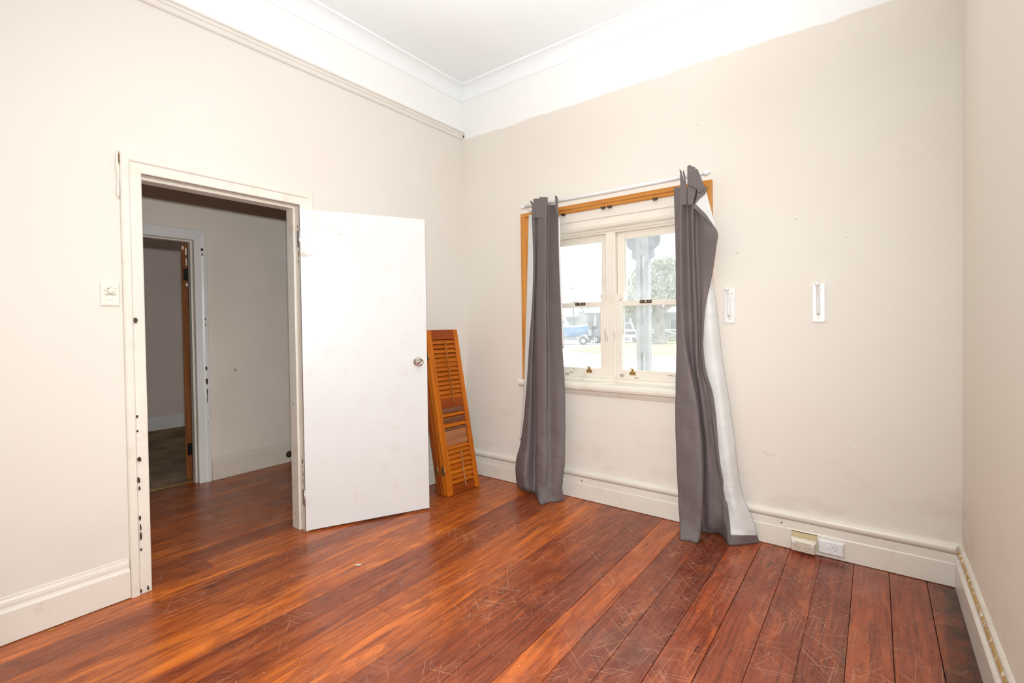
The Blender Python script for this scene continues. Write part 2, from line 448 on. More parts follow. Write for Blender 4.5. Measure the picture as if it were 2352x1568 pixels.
# --- floor: dark sub-floor with individual boards
floor = box('floor', (HX - 0.1, W + 0.1, YB - 0.1, 0.25, -0.16, -0.024), M['gap'], label='red-brown polished hardwood floor with scratched boards', cat='floor', kind='structure')
def board(x0, x1, y0, y1, col):
    g = 0.0005 + random.random() * (0.0012 if x0 > 1.3 else 0.0006); dz = -random.random() * 0.0007; c = 0.0007
    prof = [(x0 + g, -0.022), (x1 - g, -0.022), (x1 - g, dz - c), (x1 - g - c, dz), (x0 + g + c, dz), (x0 + g, dz - c)]
    MB().prism(prof, y0 + 0.0008, y1 - 0.0008, lambda p, q, t: (p, t, q)).build('floorboard', M['floor'], floor).color = (*col, 1)
BW = 0.146
edges = [2.355 + BW * k for k in range(-28, 7)]
edges = [e for e in edges if -1.75 < e < 3.25]
BRIGHT = {1.771: 1.25, 0.603: 1.0, 0.457: 0.75, 0.895: 0.15, 1.041: 0.9, 1.333: 0.35, 1.479: 0.2, 1.625: 0.1, 1.917: 0.1}
cuts_fixed = {2.063: [-1.02], 1.625: [-2.35], 1.041: [-1.75], 2.647: [-2.6], 0.311: [-2.9], 0.749: [-1.05]}
for e in edges:
    hall = e < -0.1
    ya, yb = (YB + 0.3, 0.2) if hall else (YB, 0.16)
    cuts = []
    for k, v in cuts_fixed.items():
        if abs(k - e) < 0.02: cuts = v
    if not cuts:
        r = random.random()
        if r < 0.45: cuts = [ya + (yb - ya) * (0.12 + 0.7 * random.random())]
        elif hall: cuts = [-2.2 + 1.6 * random.random()]
    ys = [ya] + sorted(cuts) + [yb]
    for a, b in zip(ys, ys[1:]):
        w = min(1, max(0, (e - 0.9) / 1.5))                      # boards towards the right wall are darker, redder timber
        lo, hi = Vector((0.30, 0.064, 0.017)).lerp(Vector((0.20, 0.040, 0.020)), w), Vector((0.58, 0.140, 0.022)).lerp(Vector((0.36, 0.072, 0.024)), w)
        k = random.random() ** 1.2
        for be, bk in BRIGHT.items():
            if abs(be - e) < 0.03: k = bk
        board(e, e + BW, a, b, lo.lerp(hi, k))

# --- walls
wall_left = slab([YB - 0.12, YL - 0.02, YR + 0.02, 0.0], [0, ZO + 0.02, H], {(1, 0)}, 0.0, -0.125, lambda u, v, w: (w, u, v)).build(
    'wall_left', M['wall_left'], label='cream painted wall with the open doorway', cat='wall', kind='structure')
WX0, WX1, WZ0, WZ1 = 0.70, 2.022, 0.80, 2.04
wall_back = slab([-0.125, WX0, WX1, W + 0.12], [0, WZ0, WZ1, H], {(1, 1)}, 0.0, 0.25, lambda u, v, w: (u, w, v)).build(
    'wall_back', M['wall_win'], label='cream painted wall holding the curtained sash window', cat='wall', kind='structure')
wall_right = box('wall_right', (W, W + 0.12, YB - 0.12, 0.0, 0, H), M['wall_right'], label='plain cream wall at the right edge of the room', cat='wall', kind='structure')
wall_front = box('wall_front', (-0.125, W, YB - 0.12, YB, 0, H), M['wall_right'], label='cream wall behind the photographer', cat='wall', kind='structure')
ceiling = box('ceiling', (-0.125, W + 0.12, YB - 0.12, 0.25, H, H + 0.1), M['white_ceiling'], label='flat white ceiling', cat='ceiling', kind='structure')
# --- coved cornice, one run per wall, mitred
COVE = [(0, 0), (0, 0.098), (0.006, 0.100), (0.010, 0.088)]
for k in range(9):
    a = math.radians(90 * k / 8)
    COVE.append((0.012 + 0.076 * (1 - math.cos(a)) , 0.082 - 0.070 * math.sin(a)))
COVE += [(0.094, 0.012), (0.100, 0.006), (0.100, 0)]
def cornice(name, label, mapf, a, b):
    MB().prism(COVE, a, b, mapf).build(name, M['white_ceiling'], label=label, cat='cornice', kind='structure')
cornice('trim_1', 'white coved cornice above the door wall', lambda p, q, t: (p, t, H - q), lambda p, q: YB + p, lambda p, q: -p)
cornice('trim_2', 'white coved cornice above the window wall', lambda p, q, t: (t, -p, H - q), lambda p, q: p, lambda p, q: W - p)
cornice('trim_3', 'white coved cornice above the right wall', lambda p, q, t: (W - p, t, H - q), lambda p, q: YB + p, lambda p, q: -p)
# --- picture rail on the door wall
RAIL = [(0, 2.905), (0.010, 2.905), (0.016, 2.912), (0.018, 2.922), (0.012, 2.928), (0.012, 2.933), (0.020, 2.938), (0.022, 2.948), (0.016, 2.955), (0.026, 2.960), (0.026, 2.968), (0, 2.968)]
rail = MB().prism(RAIL, YB, -0.004, lambda p, q, t: (p, t, q)).build('trim_4', M['rail_paint'], label='moulded cream picture rail high on the door wall', cat='picture rail', kind='structure')
MB().box(0.001, 0.0262, -0.0042, -0.0030, 2.915, 2.945).build('broken_end', M['chip'], rail)

def chips(name, parent, mat, spots, axis, face, thick=0.0012):
    """irregular paint chips: spots = (u, v, half_w, half_h); axis 0: face x=const (u=y,v=z); axis 1: face y=const (u=x,v=z)"""
    out = []
    for (u, v, hw, hh) in spots:
        n = 9; pts = []
        for k in range(n):
            a = 2 * math.pi * k / n; r = 0.65 + 0.5 * random.random()
            uu, vv = u + hw * r * math.cos(a), v + hh * r * math.sin(a)
            pts.append((face, uu, vv) if axis == 0 else (uu, face, vv))
        out.append(poly_plate(name, pts, thick, mat, parent))
    return out

# --- skirting boards
SK_L = [(0, 0.004), (0.020, 0.004), (0.020, 0.132), (0.017, 0.137), (0.012, 0.142), (0.010, 0.150), (0.011, 0.160), (0.009, 0.172), (0.005, 0.182), (0.004, 0.190), (0, 0.193)]
def skirt(name, prof, mapf, a, b, mat, label):
    return MB().prism(prof, a, b, mapf).build(name, mat, label=label, cat='skirting', kind='structure')
skirt('baseboard_left', SK_L, lambda p, q, t: (p, t, q), YB, YL - 0.086, M['trim'], 'cream skirting board left of the doorway')
skirt('baseboard_corner', SK_L, lambda p, q, t: (p, t, q), YR + 0.090, 0.0, M['trim'], 'short cream skirting board behind the open door and shutters')
SK_W = [(0, 0.003), (0.024, 0.003), (0.024, 0.112), (0.021, 0.118), (0.020, 0.160), (0, 0.160)]
bb = skirt('baseboard_back', SK_W, lambda p, q, t: (t, -p, q), lambda p, q: 0.02, lambda p, q: W - p, M['trim'], 'cream skirting board with rounded top bead under the window')
BEAD = [(0, 0.1625), (0.018, 0.1635)] + [(0.016 + 0.012 * math.cos(a), 0.184 + 0.018 * math.sin(a)) for a in [math.radians(x) for x in (-70, -40, -10, 20, 50, 75)]] + [(0.008, 0.207), (0, 0.209)]
MB().prism(BEAD, 0.015, lambda p, q: W - p, lambda p, q, t: (t, -p, q)).build('top_bead', M['trim'], bb)
M['fleck'] = plain('bare white filler', (0.88, 0.87, 0.84), 0.6)
chips('paint_fleck', bb, M['fleck'], [(2.478, 0.130, 0.020, 0.004), (2.60, 0.127, 0.014, 0.005), (2.67, 0.122, 0.012, 0.003), (2.88, 0.123, 0.010, 0.003)], 1, -0.0212)
chips('nail_hole', bb, M['chip'], [(2.455, 0.138, 0.005, 0.003), (1.16, 0.135, 0.006, 0.004)], 1, -0.0212)
SK_R = [(0, 0), (0.028, 0), (0.028, 0.128), (0.024, 0.134), (0.016, 0.140), (0.014, 0.152), (0.016, 0.160), (0, 0.160)]
br = skirt('baseboard_right', SK_R, lambda p, q, t: (W - p, t, q), YB, lambda p, q: -p, M['trim'], 'cream skirting board with peeling paint along the right wall')
PEEL = [(0, 0.160), (0.017, 0.160), (0.019, 0.170), (0.016, 0.180), (0.012, 0.184), (0, 0.185)]
MB().prism(PEEL, YB, lambda p, q: -p, lambda p, q, t: (W - p, t, q)).build('peeled_strip', M['peeled'], br)
CAP = [(0, 0.185), (0.010, 0.185), (0.014, 0.191), (0.013, 0.199), (0.008, 0.206), (0, 0.208)]
MB().prism(CAP, YB, lambda p, q: -p, lambda p, q, t: (W - p, t, q)).build('cap_moulding', M['trim_worn'], br)

M['smear'] = plain('faint brown smear', (0.73, 0.67, 0.57), 0.7)
chips('wall_smear', wall_back, M['smear'], [(2.40, 0.515, 0.035, 0.006), (2.36, 0.525, 0.018, 0.004), (2.47, 0.505, 0.012, 0.004), (2.86, 0.475, 0.006, 0.003)], 1, -0.0003, 0.0006)
chips('plug_hole', wall_back, M['fleck'], [(2.795, 0.62, 0.008, 0.007)], 1, -0.0003, 0.0008)
chips('wall_speck', wall_back, M['chip'], [(2.225, 1.70, 0.003, 0.003), (2.53, 1.86, 0.0025, 0.0025), (2.76, 1.73, 0.0025, 0.0025), (0.42, 1.45, 0.002, 0.004), (2.0, 2.52, 0.003, 0.003)], 1, -0.0003, 0.0006)
# ================================================================== DOOR 1
door1 = thing('door_1', (0, (YL + YR) / 2, 0), 'doorway with worn cream frame and white flush door standing open', 'door', kind='structure')
CAS = [(0.0, 0.0), (0.0, 0.013), (0.004, 0.016), (0.046, 0.017), (0.050, 0.023), (0.054, 0.026), (0.078, 0.026), (0.084, 0.021), (0.084, 0.0)]
cl = MB().prism(CAS, 0.0, lambda p, q: ZO + p, lambda p, q, t: (q, YL - p, t)).build('architrave', M['trim'], door1)
MB().prism(CAS, 0.0, lambda p, q: ZO + p, lambda p, q, t: (q, YR + p, t)).build('architrave', M['trim'], door1)
MB().prism(CAS, lambda p, q: YL - p, lambda p, q: YR + p, lambda p, q, t: (q, t, ZO + p)).build('architrave', M['trim'], door1)
box('jamb', (-0.13, 0.006, YL - 0.02, YL, 0, ZO), M['trim_worn'], door1, 0.002)
box('jamb', (-0.13, 0.006, YR, YR + 0.02, 0, ZO), M['trim_worn'], door1, 0.002)
box('jamb_head', (-0.13, 0.006, YL, YR, ZO, ZO + 0.02), M['trim_worn'], door1, 0.002)
box('stop_strip', (-0.13, -0.046, YR - 0.014, YR, 0, ZO), M['trim'], door1, 0.003)
box('stop_strip', (-0.13, -0.046, YL, YL + 0.014, 0, ZO), M['trim'], door1, 0.003)
box('stop_strip', (-0.13, -0.046, YL + 0.014, YR - 0.014, ZO - 0.016, ZO), M['trim'], door1, 0.003)
# latch recess scar on the near jamb edge
box('latch_scar', (0.0055, 0.0175, YL - 0.018, YL - 0.001, 0.83, 0.98), M['trim_worn'], door1, 0.001)
chips('paint_chip', cl, M['chip'], [(-2.352, 1.337, 0.008, 0.014), (-2.353, 0.66, 0.008, 0.014), (-2.356, 0.56, 0.006, 0.018), (-2.354, 0.52, 0.003, 0.012), (-2.355, 0.375, 0.004, 0.016), (-2.354, 0.33, 0.003, 0.02),
      (-2.354, 0.285, 0.004, 0.02), (-2.354, 0.22, 0.003, 0.007), (-2.356, 0.87, 0.004, 0.007), (-2.356, 0.80, 0.004, 0.006), (-2.330, 0.02, 0.004, 0.012), (-2.358, 0.02, 0.003, 0.010)], 0, 0.0235, 0.008)
chips('bare_corner', cl, M['chip_tan'], [(-2.394, 2.10, 0.004, 0.035)], 0, 0.012, 0.02)
# sagging bead of old caulk down the outer edge of the architrave
MB().tube([(0.004, -2.396, 2.145), (0.006, -2.404, 2.13), (0.008, -2.404, 2.09), (0.010, -2.403, 2.06), (0.007, -2.400, 2.03), (0.009, -2.402, 1.98), (0.010, -2.404, 1.94), (0.004, -2.399, 1.915)], [0.003, 0.006, 0.006, 0.010, 0.006, 0.006, 0.008, 0.003], 8).build('caulk_bead', M['trim'], door1)
MB().tube([(0.006, -2.39, 2.140), (0.01, -2.2, 2.1415), (0.01, -1.9, 2.140), (0.01, -1.6, 2.1415), (0.006, -1.43, 2.139), (0.004, -1.417, 2.12), (0.003, -1.416, 2.05)], 0.003, 6).build('caulk_bead', M['trim_worn'], door1)
# leaf
E1 = Vector((0.448, 0.894, 0)).normalized(); N1 = Vector((E1.y, -E1.x, 0))
HP = Vector((0.026, -1.516, 0.0))
leafm = Matrix.Translation(HP) @ Matrix(((E1.x, -N1.x, 0, 0), (E1.y, -N1.y, 0, 0), (0, 0, 1, 0), (0, 0, 0, 1)))   # local x along leaf, y into leaf
def xf(mb, mtx):
    mb.v = [tuple(mtx @ Vector(p)) for p in mb.v]; return mb
LW = 0.797
leaf = xf(MB().box(0.002, LW, 0.0, 0.035, 0.012, 2.027), leafm).build('door_leaf', M['door_white'], door1, 0.0015, label='white flush door leaf with scuffs')
kp = leafm @ Vector((LW - 0.066, 0, 1.043))
MB().lathe([(0.031, 0.0), (0.033, 0.003), (0.031, 0.008), (0.026, 0.012)], kp, N1, 28).build('knob_rose', M['chrome'], leaf)
MB().lathe([(0.013, 0.008), (0.012, 0.022), (0.020, 0.028), (0.0265, 0.038), (0.0275, 0.048), (0.0245, 0.056), (0.0165, 0.0585), (0.0150, 0.055), (0.0115, 0.053), (0.0100, 0.0555), (0.0045, 0.0565), (0.004, 0.058)], kp, N1, 28).build('door_knob', M['chrome'], leaf)
def smear(pts, mat, parent, thick=0.0008):
    return poly_plate('scuff_mark', [leafm @ Vector((x, -0.0002, z)) for x, z in pts], thick, mat, parent)
M['scuff'] = paint('brown scuff', (0.70, 0.645, 0.57), 0.6, 0.1)
smear([(0.003, 1.755), (0.03, 1.762), (0.022, 1.75), (0.045, 1.748), (0.03, 1.738), (0.06, 1.745), (0.085, 1.75), (0.05, 1.735), (0.012, 1.728), (0.002, 1.735)], M['scuff'], leaf)
smear([(0.225, 1.885), (0.235, 1.890), (0.262, 1.874), (0.236, 1.880)], M['scuff'], leaf)
smear([(0.300, 1.858), (0.318, 1.852), (0.302, 1.855)], M['scuff'], leaf)
# hinges
for zc in (1.845, 0.215):
    h = box('hinge', (-0.034, 0.002, YR - 0.0018, YR, zc - 0.052, zc + 0.052), M['zinc'], door1)
    MB().lathe([(0.0055, -0.052), (0.0055, 0.052)], (0.008, YR - 0.004, zc), (0, 0, 1), 12).build('hinge_pin', M['zinc'], h)
    for q in (-0.018, 0.018):
        MB().lathe([(0.0059, q - 0.0008), (0.0059, q + 0.0008)], (0.008, YR - 0.004, zc), (0, 0, 1), 12).build('knuckle_joint', M['dark'], h)
    for q, x in ((-0.04, -0.012), (-0.014, -0.022), (0.014, -0.022), (0.04, -0.012)):
        MB().lathe([(0.003, 0), (0.003, 0.0006)], (x, YR - 0.0018, zc + q), (0, -1, 0), 10).build('screw', M['black_metal'], h)
def ychips(name, parent, mat, spots, face, thick=0.0012):
    return chips(name, parent, mat, spots, 1, face, thick)
ychips('paint_chip', door1, M['chip'], [(-0.018, 1.925, 0.003, 0.010), (-0.016, 1.70, 0.003, 0.018), (-0.018, 0.44, 0.006, 0.016), (-0.02, 0.405, 0.003, 0.005), (-0.016, 0.36, 0.003, 0.020)], YR - 0.0004)
ychips('bare_patch', door1, M['chip_tan'], [(-0.015, 1.755, 0.010, 0.022), (-0.016, 0.31, 0.006, 0.024)], YR - 0.0003)
ychips('nail_hole', door1, M['chip'], [(-0.085, 1.88, 0.003, 0.004), (-0.09, 1.62, 0.003, 0.004), (-0.085, 1.30, 0.002, 0.003), (-0.09, 0.80, 0.002, 0.008), (-0.085, 0.42, 0.003, 0.004), (-0.09, 0.1, 0.003, 0.004)], YR - 0.0143)

# ================================================================== HALL AND FAR ROOM
HY0, HY1 = YB + 0.3, 0.2
D2L, D2R, D2H = -2.36, -1.522, 2.02
slab([HY0, D2L - 0.02, D2R + 0.02, HY1], [0, D2H + 0.02, 3.2], {(1, 0)}, HX, HX - 0.12, lambda u, v, w: (w, u, v)).build('wall_hall', M['hall_wall'], label='shaded grey-beige hallway wall beyond the doorway', cat='wall', kind='structure')
wh = bpy.data.objects['wall_hall']
chips('filler_patch', wh, M['plaster'], [(-0.868, 1.884, 0.020, 0.018), (-0.745, 1.93, 0.035, 0.085)], 0, HX + 0.0005)
chips('wall_mark', wh, M['chip_tan'], [(-0.88, 1.66, 0.003, 0.004), (-1.22, 0.92, 0.010, 0.012)], 0, HX + 0.0003, 0.0006)
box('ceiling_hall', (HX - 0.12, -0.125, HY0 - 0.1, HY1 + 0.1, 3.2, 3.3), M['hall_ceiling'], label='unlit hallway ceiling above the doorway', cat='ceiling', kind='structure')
box('wall_hall_end', (HX - 0.12, -0.125, HY1, HY1 + 0.1, 0, 3.2), M['hall_wall'], label='end wall of the hallway behind the door frame', cat='wall', kind='structure')
box('wall_hall_start', (HX - 0.12, -0.125, HY0 - 0.1, HY0, 0, 3.2), M['hall_wall'], label='near end wall of the hallway beside the doorway', cat='wall', kind='structure')
SK_H = [(0, 0), (0.018, 0), (0.018, 0.150), (0.012, 0.158), (0.006, 0.186), (0, 0.192)]
skirt('baseboard_hall', SK_H, lambda p, q, t: (HX + p, t, q), D2R + 0.096, HY1, M['hall_trim'], 'cream skirting along the hallway wall')
stp = thing('door_stop', (HX + 0.018, -0.764, 0.076), 'round dark bronze door stop fixed on the hallway skirting', 'door stop')
MB().lathe([(0.030, 0.0), (0.031, 0.006), (0.026, 0.012)], (HX + 0.018, -0.764, 0.076), (1, 0, 0), 20).build('base_plate', M['bronze'], stp)
MB().lathe([(0.020, 0.010), (0.021, 0.026), (0.013, 0.032), (0.011, 0.030), (0.004, 0.030)], (HX + 0.018, -0.764, 0.076), (1, 0, 0), 20).build('rubber_buffer', M['bronze'], stp)
door2 = thing('door_2', (HX, (D2L + D2R) / 2, 0), 'second doorway across the hall with cool white frame and brown stained door', 'door', kind='structure')
CAS2 = [(0.0, 0.0), (0.0, 0.010), (0.006, 0.014), (0.048, 0.016), (0.062, 0.022), (0.088, 0.022), (0.092, 0.016), (0.092, 0.0)]
c2 = MB().prism(CAS2, 0.0, lambda p, q: D2H + p * 0.92, lambda p, q, t: (HX + q, D2R + p, t)).build('architrave', M['bluewhite'], door2)
MB().prism(CAS2, 0.0, lambda p, q: D2H + p * 0.92, lambda p, q, t: (HX + q, D2L - p, t)).build('architrave', M['bluewhite'], door2)
MB().prism(CAS2, lambda p, q: D2L - p, lambda p, q: D2R + p, lambda p, q, t: (HX + q, t, D2H + p * 0.92)).build('architrave', M['bluewhite'], door2)
box('jamb', (HX - 0.125, HX + 0.004, D2R, D2R + 0.02, 0, D2H), M['hall_trim'], door2, 0.002)
box('jamb', (HX - 0.125, HX + 0.004, D2L - 0.02, D2L, 0, D2H), M['hall_trim'], door2, 0.002)
box('jamb_head', (HX - 0.125, HX + 0.004, D2L, D2R, D2H, D2H + 0.02), M['hall_trim'], door2, 0.002)
box('stop_strip', (HX - 0.082, HX - 0.03, D2R - 0.014, D2R, 0, D2H), M['trim'], door2, 0.003)
box('stop_strip', (HX - 0.082, HX - 0.03, D2L, D2R - 0.014, D2H - 0.014, D2H), M['trim'], door2, 0.003)
chips('paint_chip', c2, M['chip'], [(-1.466, 1.945, 0.010, 0.013), (-1.466, 1.905, 0.005, 0.014), (-1.455, 0.955, 0.010, 0.022), (-1.455, 0.845, 0.010, 0.026), (-1.452, 0.76, 0.006, 0.03), (-1.452, 0.70, 0.004, 0.04), (-1.452, 0.50, 0.003, 0.006), (-1.452, 0.43, 0.003, 0.005), (-1.455, 1.37, 0.004, 0.012), (-1.455, 1.32, 0.004, 0.010)], 0, HX + 0.0195, 0.006)
L2 = Matrix.Translation((HX - 0.128, D2R - 0.004, 0)) @ Matrix.Rotation(math.radians(-32), 4, 'Z')      # leaf local: -x along the leaf, y across its edge
lf2 = xf(MB().box(-0.81, -0.002, -0.044, 0.0, 0.014, 2.0), L2).build('door_leaf', M['brown_door'], door2, 0.002, label='brown stained door leaf edge')
for zc in (1.745, 0.27):
    xf(MB().box(-0.003, 0.0005, -0.030, 0.002, zc - 0.05, zc + 0.05), L2).build('hinge', M['black_metal'], lf2)
for (yy, zz, hw, hh) in ((-0.006, 1.85, 0.004, 0.03), (-0.008, 1.94, 0.005, 0.03), (-0.006, 1.66, 0.008, 0.012), (-0.03, 1.97, 0.006, 0.015)):
    xf(MB().box(-0.001, 0.0008, yy - hw, yy + hw, zz - hh, zz + hh), L2).build('paint_splash', M['plaster'], lf2)
MB().prism([(0, 0), (0.034, 0), (0.030, 0.006), (0.004, 0.006)], D2L, D2R, lambda p, q, t: (HX - 0.128 + p, t, q)).build('threshold_strip', M['brass'], door2, label='brass carpet strip')
FX = -4.42
box('floor_carpet', (FX - 0.1, HX - 0.128, -3.2, 0.6, -0.05, 0.003), M['carpet'], label='stained brown carpet in the room across the hall', cat='carpet', kind='structure')
box('wall_far', (FX - 0.1, FX, -3.2, 0.6, 0, 3.2), M['mauve_wall'], label='mauve-grey wall of the room across the hall', cat='wall', kind='structure')
box('wall_far_side', (FX, HX - 0.12, 0.5, 0.6, 0, 3.2), M['mauve_wall'], label='side wall of the room across the hall behind its door', cat='wall', kind='structure')
box('wall_far_end', (FX, HX - 0.12, -3.3, -3.2, 0, 3.2), M['mauve_wall'], label='other side wall of the room across the hall', cat='wall', kind='structure')
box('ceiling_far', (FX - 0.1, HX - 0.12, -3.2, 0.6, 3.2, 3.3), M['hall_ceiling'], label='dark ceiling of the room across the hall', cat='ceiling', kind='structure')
SK_F = [(0, 0.0), (0.022, 0.0), (0.022, 0.052), (0.018, 0.055), (0.018, 0.13), (0.010, 0.140), (0.006, 0.162), (0, 0.168)]
skirt('baseboard_far', SK_F, lambda p, q, t: (FX + p, t, q), -3.2, 0.5, M['bluewhite'], 'pale blue-grey skirting in the room across the hall')

# ================================================================== WINDOW
win = thing('window_1', ((WX0 + WX1) / 2, 0.1, WZ0), 'double-hung pair of cream timber sash windows with flaking paint', 'window', kind='structure')
HEAD = [(0.200, 2.04), (0.010, 2.04), (0.006, 2.030), (0.006, 1.992), (0.012, 1.976), (0.026, 1.968), (0.046, 1.966), (0.050, 1.950), (0.062, 1.948), (0.066, 1.936), (0.200, 1.936)]
MB().prism(HEAD, WX0, WX1, lambda p, q, t: (t, p, q)).build('window_head', M['trim_win'], win)
ML0, ML1 = 1.330, 1.404
box('frame_jamb', (WX0, WX0 + 0.036, 0.01, 0.20, 0.86, 1.936), M['trim_win'], win, 0.003)
box('frame_jamb', (WX1 - 0.036, WX1, 0.01, 0.20, 0.86, 1.936), M['trim_win'], win, 0.003)
MU = [(ML0 + 0.004, 0.2), (ML0, 0.062), (ML0 + 0.006, 0.058), (ML0 + 0.012, 0.060), (ML0 + 0.016, 0.052), (ML1 - 0.016, 0.052), (ML1 - 0.012, 0.060), (ML1 - 0.006, 0.058), (ML1, 0.062), (ML1 - 0.004, 0.2)]
MB().prism(MU, 0.86, 1.938, lambda p, q, t: (p, q, t)).build('mullion', M['trim_win'], win)
SILL = [(0.2, 0.80), (0.0, 0.80), (-0.034, 0.803), (-0.044, 0.812), (-0.048, 0.826), (-0.046, 0.842), (-0.038, 0.852), (-0.026, 0.857), (0.02, 0.862), (0.055, 0.868), (0.058, 0.889), (0.2, 0.895)]
sill = MB().prism(SILL, 0.606, 2.118, lambda p, q, t: (t, p, q)).build('window_sill', M['trim_win'], win)
APR = [(0, 0.765), (-0.008, 0.768), (-0.013, 0.780), (-0.017, 0.786), (-0.020, 0.800), (0, 0.800)]
MB().prism(APR, 0.65, 2.07, lambda p, q, t: (t, p, q)).build('sill_apron', M['trim_worn'], win)
def sash(x0, x1, y0, y1, z0, z1, bot, top, st, lower):
    s = box('sash', (x0, x0 + st, y0, y1, z0, z1), M['trim_win'], win, 0.003, label='lower sash' if lower else 'upper sash')
    box('stile', (x1 - st, x1, y0, y1, z0, z1), M['trim_win'], s, 0.003)
    box('bottom_rail', (x0 + st, x1 - st, y0, y1, z0, z0 + bot), M['trim_win'], s, 0.003)
    box('top_rail', (x0 + st, x1 - st, y0, y1, z1 - top, z1), M['trim_win'], s, 0.003)
    yc = (y0 + y1) / 2
    box('pane', (x0 + st - 0.004, x1 - st + 0.004, yc - 0.0015, yc + 0.0015, z0 + bot - 0.004, z1 - top + 0.004), M['glass'], s)
    # putty bead round the glass
    for bx in ((x0 + st, x0 + st + 0.006, yc + 0.002, y1, z0 + bot, z1 - top), (x1 - st - 0.006, x1 - st, yc + 0.002, y1, z0 + bot, z1 - top)):
        box('putty_bead', bx, M['trim_win'], s)
    return s
for (x0, x1) in ((WX0 + 0.036, ML0), (ML1, WX1 - 0.036)):
    up = sash(x0, x1, 0.098, 0.132, 1.412, 1.936, 0.034, 0.048, 0.052, False)
    lo = sash(x0, x1, 0.062, 0.096, 0.889, 1.446, 0.070, 0.036, 0.048, True)
    # curved horns under the upper sash stiles
    for xs, sg in ((x0, 1), (x1, -1)):
        pr = [(0, 1.50), (0.050 * sg, 1.50), (0.046 * sg, 1.475), (0.034 * sg, 1.460), (0.020 * sg, 1.447), (0, 1.447)]
        MB().prism(pr, 0.066, 0.097, lambda p, q, t, xs=xs: (xs + p, t, q)).build('sash_horn', M['trim_win'], up)
    xm = {1: 1.12, 0: 1.628}[1 if x0 < 1 else 0]
    lk = box('sash_lock', (xm - 0.042, xm + 0.042, 0.0575, 0.0625, 1.424, 1.446), M['bronze'], lo, 0.001)
    MB().lathe([(0.0085, 0), (0.0085, 0.003), (0.005, 0.0032)], (xm, 0.0575, 1.435), (0, -1, 0), 14).build('keyhole_disc', M['chrome'], lk)
    for dx in (-0.03, 0.027):
        MB().lathe([(0.004, 0), (0.004, 0.0015)], (xm + dx, 0.0575, 1.435), (0, -1, 0), 8).build('screw', M['zinc'], lk)
    xl = 1.19 if x0 < 1 else 1.529
    sl = MB().prism([(-0.022, 0.0), (0.022, 0.0), (0.022, 0.018), (0.009, 0.026), (0.007, 0.044), (-0.018, 0.046), (-0.018, 0.040), (-0.006, 0.038), (-0.008, 0.026), (-0.022, 0.018)], 0.0565, 0.0615, lambda p, q, t, xl=xl: (xl + p, t, 0.925 + q)).build('sash_lift', M['brass'], lo, 0.0008)
    for dx in (-0.013, 0.013):
        MB().lathe([(0.0035, 0), (0.0035, 0.001)], (xl + dx, 0.0565, 0.936), (0, -1, 0), 8).build('screw', M['bronze'], sl)
    # little latch tongue lying on the meeting rail
    MB().tube([(xm - 0.075, 0.085, 1.450), (xm - 0.055, 0.083, 1.453), (xm - 0.02, 0.08, 1.458)] if x0 < 1 else [(xm + 0.03, 0.085, 1.450), (xm + 0.055, 0.083, 1.456), (xm + 0.085, 0.08, 1.456)], 0.006, 8).build('latch_tongue', M['trim_win'], lo)
M['flake'] = plain('bare weathered timber', (0.50, 0.42, 0.36), 0.8)
flk = [(1.450, 0.918, 0.022, 0.016), (1.555, 0.905, 0.020, 0.006), (1.80, 0.935, 0.030, 0.005), (1.00, 0.905, 0.022, 0.010), (1.04, 0.92, 0.020, 0.006), (1.06, 0.945, 0.018, 0.003)]
ychips('flaked_patch', win, M['flake'], flk, 0.0617, 0.001)
ychips('flaked_patch', win, M['flake'], [(1.322, 1.20, 0.003, 0.05), (1.339, 1.18, 0.002, 0.03), (1.398, 1.20, 0.002, 0.035)], 0.0577, 0.004)

# honey-coloured timber shutter surround fixed round the window
sur = thing('trim_5', (1.36, 0, 0.83), 'honey-coloured timber surround left from the shutters around the window', 'window surround', kind='structure')
SP = [(0.0, 0.0), (0.0, -0.034), (0.003, -0.036), (0.034, -0.036), (0.037, -0.031), (0.040, -0.024), (0.058, -0.020), (0.064, -0.016), (0.066, 0.0)]
SX0, SX1, SZ1 = 0.645, 2.087, 2.158
MB().prism(SP, 0.834, lambda p, q: SZ1 - p * 0.8, lambda p, q, t: (SX0 + p, q, t)).build('side_strip', M['surround_z'], sur)
MB().prism(SP, 0.834, lambda p, q: SZ1 - p * 0.8, lambda p, q, t: (SX1 - p, q, t)).build('side_strip', M['surround_z'], sur)
MB().prism(SP, lambda p, q: SX0 + p, lambda p, q: SX1 - p, lambda p, q, t: (t, q, SZ1 - p * 0.8)).build('top_strip', M['surround_x'], sur)
for xc in (1.03, 1.355, 1.405, 1.73):
    MB().prism([(-0.016, 0), (0.016, 0), (0.016, -0.006), (0.010, -0.015), (-0.010, -0.015), (-0.016, -0.006)], -0.030, -0.012, lambda p, q, t, xc=xc: (xc + p, t, 2.107 + q)).build('magnet_catch', M['bronze'], sur)
